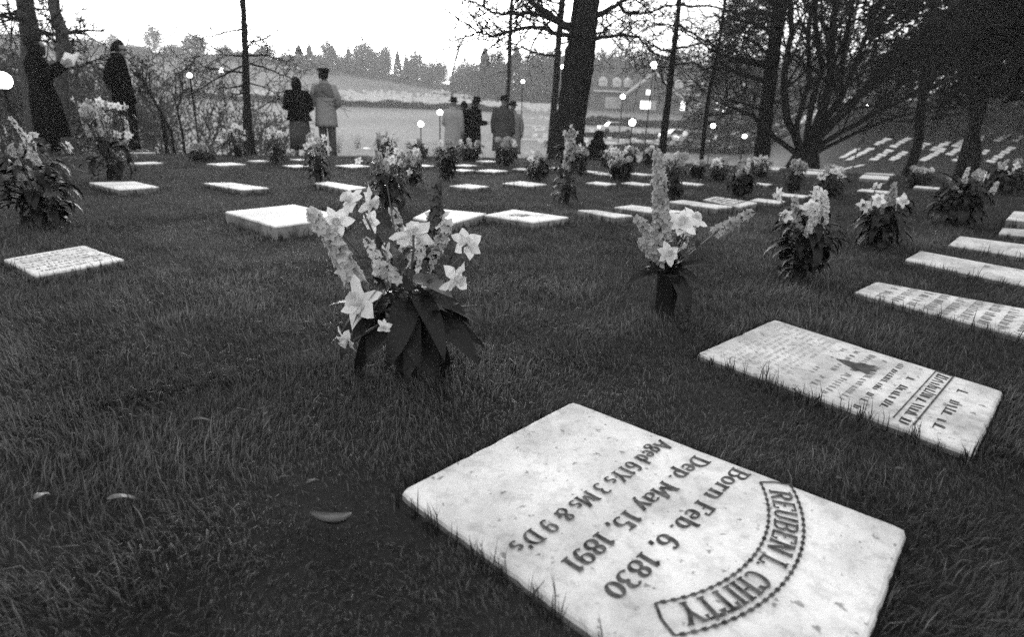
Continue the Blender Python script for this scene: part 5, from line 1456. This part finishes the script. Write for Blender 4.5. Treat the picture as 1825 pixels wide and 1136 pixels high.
hedge('dark hedge in the middle of the terraces right of the big tree', [(6, 74), (14, 74.5), (24, 75), (36, 77)], 1.2, .7, 83, 6000)
hedge('lower dark hedge above the meadow right of the big tree', [(3, 60), (9, 60.5), (16, 61), (28, 62)], 1.2, .7, 84, 6000)
def path_sheet(pts, w):
    mb = MB()
    for i in range(len(pts) - 1):
        a, b = Vector((*pts[i], 0)), Vector((*pts[i + 1], 0)); k = max(1, int((b - a).length / 1.5)); d = (b - a).normalized(); s = Vector((-d.y, d.x, 0)) * w / 2
        for j in range(k):
            p, q = a.lerp(b, j / k), a.lerp(b, (j + 1) / k); o = len(mb.v)
            for c in (p - s, p, p + s): mb.v.append((c.x, c.y, height(c.x, c.y) + .05))
            for c in (q - s, q, q + s): mb.v.append((c.x, c.y, height(c.x, c.y) + .05))
            mb.f += [(o, o + 1, o + 4, o + 3), (o + 1, o + 2, o + 5, o + 4)]
    return tag(mb.build('gravel_path', M['path'], None, (0, 0, 0)), 'pale gravel path crossing the lower terraces', None, None, 'structure')
path_sheet([(-2, 86), (10, 86), (24, 87), (44, 89)], 3.2)
path_sheet([(0, 67), (10, 67), (22, 68), (36, 70)], 3.0)
# uncountable gravestones across the valley
rng = random.Random(90); mb = MB()
for row in range(12):
    y = 116 + row * 4.2
    for i in range(95):
        if rng.random() < .35: continue
        x = -88 + i * 1.05 + rng.uniform(-.25, .25) + row * .3
        if x > 6 + row * .5 or (x < -70 + row * 3): continue
        z = height(x, y); mb.box((x, y + rng.uniform(-.4, .4), z + .22), rng.uniform(.6, .9), .35, rng.uniform(.7, 1.1), rng.uniform(-.2, .2))
for y in (64, 66, 70, 72, 79, 82, 98, 101):
    for i in range(38):
        if rng.random() < .3: continue
        x = 2 + i * 1.05 + rng.uniform(-.3, .3); z = height(x, y); mb.box((x, y + rng.uniform(-.4, .4), z + .1), .55, .6, .34, rng.uniform(-.2, .2))
tag(mb.build('gravestone_field', M['marble_far'], None, (0, 0, 0)), 'distant rows of small pale gravestones across the valley', 'gravestones', None, 'stuff')

# trees on the skyline
def far_conifer():
    rng = random.Random(101); r = empty('conifer_tree', (0, 0, 0), '', 'tree', 'trees on the far skyline')
    mb = MB(); mb.tube([(0, 0, -.3), (0, 0, .3), (0, 0, .92)], [.05, .035, .01], 7); mb.build('trunk', M['far_twig'], r)
    mb = MB()
    for i in range(2200):
        t = rng.random() ** .8; z = .06 + .94 * t; rad = .34 * (1 - t) ** .85 * (1 + .25 * math.sin(t * 40)) + .012; a = rng.random() * 6.283; q = rad * rng.uniform(.35, 1.1)
        c = Vector((math.cos(a) * q, math.sin(a) * q, z)); d = (Vector((math.cos(a), math.sin(a), -.35)) + rvec(rng) * .4).normalized(); l = rng.uniform(.03, .07); s = d.cross(rvec(rng)).normalized() * l * .35
        mb.add([c - d * l, c + s, c + d * l, c - s], [(0, 1, 2, 3)])
    mb.build('crown', M['far_needle'], r); return r
def far_bare(seed=102, leafy=0):
    rng = random.Random(seed); r = empty('bare_tree', (0, 0, 0), '', 'tree', 'trees on the far skyline')
    mb = MB(); mb.tube([(0, 0, -.2), (0, 0, .2), (.01, 0, .4)], [.03, .022, .016], 7); mb.build('trunk', M['far_twig'], r)
    mb = MB(); P = dict(DEF, kids=[(7, .62, .6), (6, .6, .7), (4, .6, .8)], rise=[.06, .03, .0], rmin=.0032, wander=.22, t0=.15)
    for i in range(8):
        a = i * 2.4; grow(mb, (0, 0, .16 + .03 * i), (math.cos(a) * .8, math.sin(a) * .8, 1.0), .42, .012, 0, rng, P)
    if leafy:
        for i in range(leafy):
            v = rvec(rng); k = rng.uniform(.45, 1.08) * (1 + .22 * math.sin(v.x * 7 + v.z * 5 + seed) * math.sin(v.y * 6 - v.z * 9)); c = Vector((v.x * .38 * k, v.y * .38 * k, .52 + v.z * .46 * k)); d = rvec(rng); l = rng.uniform(.025, .055); s = d.cross(rvec(rng)).normalized() * l * .4
            mb.add([c - d * l, c + s, c + d * l, c - s], [(0, 1, 2, 3)])
    mb.build('crown', M['far_twig'], r); return r
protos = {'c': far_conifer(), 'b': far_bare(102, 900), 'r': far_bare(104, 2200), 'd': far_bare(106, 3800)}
def far_tree(kind, px, base, top, wpx, Y, label, group='trees on the far skyline'):
    p = at_y(px, base, Y); p.z = height(p.x, p.y)
    tp = at_y(px, top, Y); Hh = max(2.0, tp.z - p.z)
    o = copy_tree(protos[kind]); o.location = p
    wd = wpx * Y / F; k = wd / ({'c': .5, 'b': .95, 'r': .9, 'd': .9}[kind]); o.scale = (k, k, Hh); o.rotation_euler = (0, 0, px * 1.3)
    o['label'] = label; o['group'] = group
for a in (('c', 534, 112, 80, 20, 200, 'dark conifer above the woman in the grey skirt'), ('c', 553, 112, 78, 16, 204, 'narrow conifer left of the cap of the man in the raincoat'), ('r', 471, 108, 80, 38, 206, 'rounded bare tree right of the slim trunk'), ('c', 593, 114, 82, 26, 200, 'wide conifer right of the peaked cap'),
          ('b', 585, 114, 65, 34, 212, 'tall airy bare tree over the peaked cap'), ('c', 622, 114, 82, 14, 206, 'thin conifer between the wide one and the big round tree'), ('r', 651, 118, 66, 52, 204, 'biggest round bare tree in the middle of the skyline'), ('d', 688, 124, 78, 24, 205, 'dense oval tree right of the big round one'), ('c', 709, 130, 89, 15, 200, 'sharp conifer right of the oval tree'),
          ('c', 724, 128, 96, 13, 204, 'short conifer beside the sharp one'), ('r', 741, 130, 86, 32, 208, 'hazy round tree right of the short conifer'), ('d', 757, 131, 112, 22, 196, 'low dark bush tree where the hill dips'), ('r', 566, 113, 95, 26, 214, 'low pale bush behind the narrow conifers'), ('r', 612, 114, 96, 34, 216, 'pale low tree mass behind the thin conifer'),
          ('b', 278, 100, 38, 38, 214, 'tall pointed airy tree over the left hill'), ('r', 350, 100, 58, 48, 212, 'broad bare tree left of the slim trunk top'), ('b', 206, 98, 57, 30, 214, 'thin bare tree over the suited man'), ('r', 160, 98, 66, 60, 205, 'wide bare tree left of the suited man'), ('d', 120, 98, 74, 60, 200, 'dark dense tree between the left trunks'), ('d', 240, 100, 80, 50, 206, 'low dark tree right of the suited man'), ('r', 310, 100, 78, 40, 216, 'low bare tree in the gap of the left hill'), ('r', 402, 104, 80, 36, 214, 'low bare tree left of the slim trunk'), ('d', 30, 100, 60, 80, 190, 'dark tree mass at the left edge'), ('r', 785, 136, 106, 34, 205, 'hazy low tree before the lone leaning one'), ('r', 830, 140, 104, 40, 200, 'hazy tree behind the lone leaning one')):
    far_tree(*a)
rng = random.Random(77)
for i, (px, base, top, wd, kind) in enumerate([(182, 98, 70, 34, 'r'), (228, 99, 68, 28, 'b'), (258, 100, 74, 30, 'r'), (330, 101, 72, 30, 'b'), (378, 103, 76, 34, 'r'), (432, 106, 84, 34, 'd'), (452, 107, 88, 26, 'r'), (494, 110, 86, 30, 'r'), (515, 111, 90, 28, 'd'), (574, 114, 92, 26, 'd'), (606, 115, 90, 26, 'd'), (634, 117, 88, 28, 'r'), (671, 121, 84, 34, 'r'), (700, 126, 98, 26, 'd'), (733, 129, 104, 24, 'd'), (770, 133, 100, 34, 'r'), (800, 138, 104, 34, 'd'), (815, 142, 112, 30, 'r'), (846, 150, 98, 34, 'd')]):
    if i % 3 == 1: continue
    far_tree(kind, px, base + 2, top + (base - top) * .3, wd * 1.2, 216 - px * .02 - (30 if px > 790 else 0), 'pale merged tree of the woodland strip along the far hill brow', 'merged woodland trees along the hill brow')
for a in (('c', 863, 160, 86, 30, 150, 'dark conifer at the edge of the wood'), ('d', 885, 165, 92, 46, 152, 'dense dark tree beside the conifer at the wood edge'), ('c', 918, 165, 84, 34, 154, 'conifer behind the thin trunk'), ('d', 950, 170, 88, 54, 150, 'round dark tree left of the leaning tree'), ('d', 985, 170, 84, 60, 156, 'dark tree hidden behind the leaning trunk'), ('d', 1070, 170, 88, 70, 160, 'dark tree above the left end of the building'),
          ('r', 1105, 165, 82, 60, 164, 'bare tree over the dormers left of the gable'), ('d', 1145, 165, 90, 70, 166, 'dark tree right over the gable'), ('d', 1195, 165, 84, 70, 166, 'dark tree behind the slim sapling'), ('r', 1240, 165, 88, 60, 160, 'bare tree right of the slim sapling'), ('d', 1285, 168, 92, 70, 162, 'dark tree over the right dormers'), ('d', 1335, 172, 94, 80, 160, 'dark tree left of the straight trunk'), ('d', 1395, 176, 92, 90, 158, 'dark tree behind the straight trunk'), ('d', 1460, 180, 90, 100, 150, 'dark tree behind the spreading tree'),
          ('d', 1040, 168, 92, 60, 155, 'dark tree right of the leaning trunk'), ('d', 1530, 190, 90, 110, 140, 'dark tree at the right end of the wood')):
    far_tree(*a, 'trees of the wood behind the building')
for p in protos.values():
    for c in list(p.children): bpy.data.objects.remove(c)
    bpy.data.objects.remove(p)
px_tree('lone leaning bare tree on the far slope', [(806, 132, 3.4), (812, 105, 3), (818, 82, 2.6), (830, 62, 2)], 150, [([(818, 82), (812, 60), (806, 40)], 1.6, 2), ([(824, 70), (842, 52), (858, 40)], 1.6, -2)], (10, .3, .95, 3, 6, .3, 1.0, None), 120, dict(LT, kids=[(6, .5, .7), (4, .5, .7)], rise=[.06, .05, .05]), more=5, rmin=.05)

hedge('low scrub hiding the feet of the trees along the hill brow', [(-175, 214), (-140, 213), (-110, 212), (-84, 211), (-62, 208), (-45, 204), (-34, 200), (-22, 192), (-12, 180)], 2.6, 1.9, 85, 14000, 'far_twig')
hedge('dark scrub in front of the wood behind the building', [(-10, 168), (5, 150), (20, 152), (40, 152), (66, 150), (90, 146)], 3.0, 3.6, 86, 9000, 'far_needle')
# the long building with dormers and a gable
def building():
    Y = 128.0
    e0, e1 = at_y(1062, 158, Y), at_y(1345, 170, Y); x0, x1 = e0.x, e1.x
    zb = min(height(x0, Y), height((x0 + x1) / 2, Y), height(x1, Y)); ze = zb + 4.4; zr = ze + 3.7
    o = Vector(((x0 + x1) / 2, Y, zb))
    root = empty('long_building', o, 'long low dark building with dormers, a front gable and lit windows', 'building')
    W = x1 - x0; Dp = 10.0
    mb = MB(); mb.box((o.x, Y + Dp / 2, (zb - 1 + ze) / 2), W, Dp, ze - zb + 1); wall = mb.build('wall', M['brick'], root, o)
    mb = MB(); a, b = x0 - .5, x1 + .5
    mb.add([(a, Y - .6, ze - .1), (b, Y - .6, ze - .1), (b, Y + Dp + .6, ze - .1), (a, Y + Dp + .6, ze - .1), (a, Y + Dp / 2, zr), (b, Y + Dp / 2, zr)], [(0, 1, 5, 4), (2, 3, 4, 5), (1, 2, 5), (3, 0, 4), (3, 2, 1, 0)])
    roof = mb.build('roof', M['slate'], root, o)
    mb = MB(); mb.box((o.x, Y - .68, ze - .05), W + 1, .12, .28); mb.build('eaves_board', M['trim'], root, o)
    # gable
    gx_ = at_y(1160, 160, Y).x; gw = 5.6; zt = ze + 3.6; gy = Y - 2.2
    mb = MB(); mb.add([(gx_ - gw, gy, zb - 1), (gx_ + gw, gy, zb - 1), (gx_ + gw, gy, ze - .6), (gx_, gy, zt), (gx_ - gw, gy, ze - .6), (gx_ - gw, Y + 3, zb - 1), (gx_ + gw, Y + 3, zb - 1), (gx_ + gw, Y + 3, ze - .6), (gx_, Y + 3, zt), (gx_ - gw, Y + 3, ze - .6)], [(0, 1, 2, 3, 4), (1, 6, 7, 2), (2, 7, 8, 3), (3, 8, 9, 4), (4, 9, 5, 0)])
    gb = mb.build('gable', M['brick'], root, o)
    mb = MB()
    for s in (-1, 1):
        p, q = Vector((gx_ + s * (gw + .7), gy - .15, ze - 1.1)), Vector((gx_ - s * .05, gy - .15, zt + .15)); d = (q - p).normalized(); n = Vector((-d.z, 0, d.x)) * .22 * (-s)
        mb.add([p - n, q - n, q + n, p + n] + [v + Vector((0, .3, 0)) for v in (p - n, q - n, q + n, p + n)], [(0, 1, 2, 3), (4, 7, 6, 5), (0, 4, 5, 1), (2, 6, 7, 3), (1, 5, 6, 2), (0, 3, 7, 4)])
    mb.build('bargeboard', M['trim'], root, o)
    mb = MB()
    for s in (-1, 1):
        p0, p1 = (gx_ + s * (gw + .6), gy - .1, ze - 1.0), (gx_, gy - .1, zt + .05)
        q0, q1 = (p0[0], Y + 4, p0[2]), (gx_, Y + 4, p1[2]); mb.add([p0, p1, q1, q0, *[(v[0], v[1], v[2] + .15) for v in (p0, p1, q1, q0)]], [(0, 1, 2, 3), (4, 7, 6, 5), (0, 4, 5, 1)])
    mb.build('gable_roof', M['slate'], root, o)
    def window(x, z, y, w, h, lit):
        mb = MB()
        for dx, dz, ww, hh in ((-w / 2, 0, .12, h + .24), (w / 2, 0, .12, h + .24), (0, h / 2, w - .12, .12), (0, -h / 2, w - .12, .14), (0, 0, .06, h - .12)): mb.box((x + dx, y - .05, z + dz), ww, .14, hh)
        f = mb.build('window', M['trim'], root, o)
        mb = MB(); mb.box((x, y + .01, z), w - .13, .05, h - .13); mb.build('pane', M['lit' if lit else 'pane'], f, o)
    for px, lit in ((1085, 0), (1095, 0), (1106, 0), (1117, 1), (1127, 0), (1207, 1), (1219, 1), (1232, 0), (1245, 0), (1281, 1), (1294, 1), (1308, 0), (1322, 0), (1335, 0)):
        window(at_y(px, 170, Y).x, zb + 2.2, Y - .03, 1.05, 1.9, lit)
    for px, dz, lit in ((1147, 2.0, 1), (1157, 2.0, 1), (1166, 2.0, 0), (1155, 4.4, 1)): window(at_y(px, 170, gy).x, zb + dz, gy - .03, 1.0, 1.6 if dz < 3 else 1.0, lit)
    for px in (1076, 1101, 1121, 1213, 1234, 1261, 1312, 1330):
        x = at_y(px, 150, Y).x; z = ze + 1.5; yf = Y + .9
        mb = MB(); mb.add([(x - .8, yf, z - .8), (x + .8, yf, z - .8), (x + .8, yf, z + .7), (x, yf, z + 1.3), (x - .8, yf, z + .7), (x - .8, yf + 2.6, z + .7), (x + .8, yf + 2.6, z + .7), (x, yf + 2.9, z + 1.3), (x - .8, yf + 1, z - .8), (x + .8, yf + 1, z - .8)], [(0, 1, 2, 3, 4), (1, 9, 6, 2), (2, 6, 7, 3), (3, 7, 5, 4), (4, 5, 8, 0)])
        dm = mb.build('dormer', M['trim'], root, o)
        mb = MB(); mb.box((x, yf - .03, z), 1.0, .08, 1.1); mb.build('pane', M['pane'], dm, o)
    for px in (1110, 1250):
        x = at_y(px, 140, Y).x; mb = MB(); mb.box((x, Y + Dp / 2, zr + .5), 1.0, .9, 2.4); mb.box((x, Y + Dp / 2, zr + 1.8), 1.2, 1.1, .2); mb.build('chimney', M['brick'], roof, o)
building()

# light cars on the hill road and below the building
def car(label, px, py, yaw, Y):
    size = 1.0; p = at_y(px, py, Y); p.z = height(p.x, p.y) + .02; root = empty('parked_car', p, label, 'car', 'parked cars across the valley')
    a = R(yaw); ca, sa = math.cos(a), math.sin(a)
    def t(x, y, z): return (p.x + size * (x * ca - y * sa), p.y + size * (x * sa + y * ca), p.z + size * z)
    def prof(pts, w, m, name, par=root):
        mb = MB(); mb.rings([[t(x, -w / 2 * k, z) for x, z in pts] for k in (1,)] + [[t(x, w / 2, z) for x, z in pts]]); return mb.build(name, M[m], par, p)
    prof([(-2.25, .35), (2.25, .35), (2.3, .6), (2.2, .85), (1.0, .95), (-1.3, .95), (-2.2, .9), (-2.3, .6)], 1.75, 'car', 'body')
    prof([(-1.35, .955), (.85, .955), (.35, 1.36), (-1.0, 1.36)], 1.5, 'car_glass', 'windows')
    prof([(-1.02, 1.365), (.37, 1.365), (.3, 1.43), (-.95, 1.43)], 1.48, 'car', 'roof')
    for x in (-1.4, 1.4):
        for y in (-.8, .8):
            mb = MB(); mb.rings([[t(x + .33 * math.cos(k * .524), y + s, .33 + .33 * math.sin(k * .524)) for k in range(12)] for s in (-.1, .1)]); mb.build('wheel', M['tyre'], root, p)
for a in (('light car on the hill brow left of the peaked cap', 519, 110, 5, 196), ('light car on the hill road, left of two', 785, 146, -15, 172), ('light car on the hill road, right of two', 822, 155, -15, 165), ('light car parked left of the slim sapling', 1098, 222, 8, 80), ('pale car parked right of the slim sapling', 1213, 226, 5, 72), ('pale car parked beside the thinner leaning sapling', 1240, 228, 10, 70), ('pale car parked left of the lamp by the cars', 1300, 232, 4, 66)):
    car(*a)

# ------------------------------------------------------------------ morning haze
mb = MB(); mb.box((0, 600, 30), 2500, 1450, 90)
hz = tag(mb.build('haze', M['soil'], None, (0, 0, 0)), 'pale morning haze over the whole valley', None, None, 'stuff')
hm = bpy.data.materials.new('haze'); hm.use_nodes = True
n = hm.node_tree.nodes; n.clear(); hm.use_nodes = True
pv = n.new('ShaderNodeVolumePrincipled'); pv.inputs['Color'].default_value = (.9, .9, .9, 1); pv.inputs['Density'].default_value = HAZE
pv.inputs['Anisotropy'].default_value = .2
oo = n.new('ShaderNodeOutputMaterial'); hm.node_tree.links.new(pv.outputs[0], oo.inputs['Volume'])
hz.data.materials.clear(); hz.data.materials.append(hm)
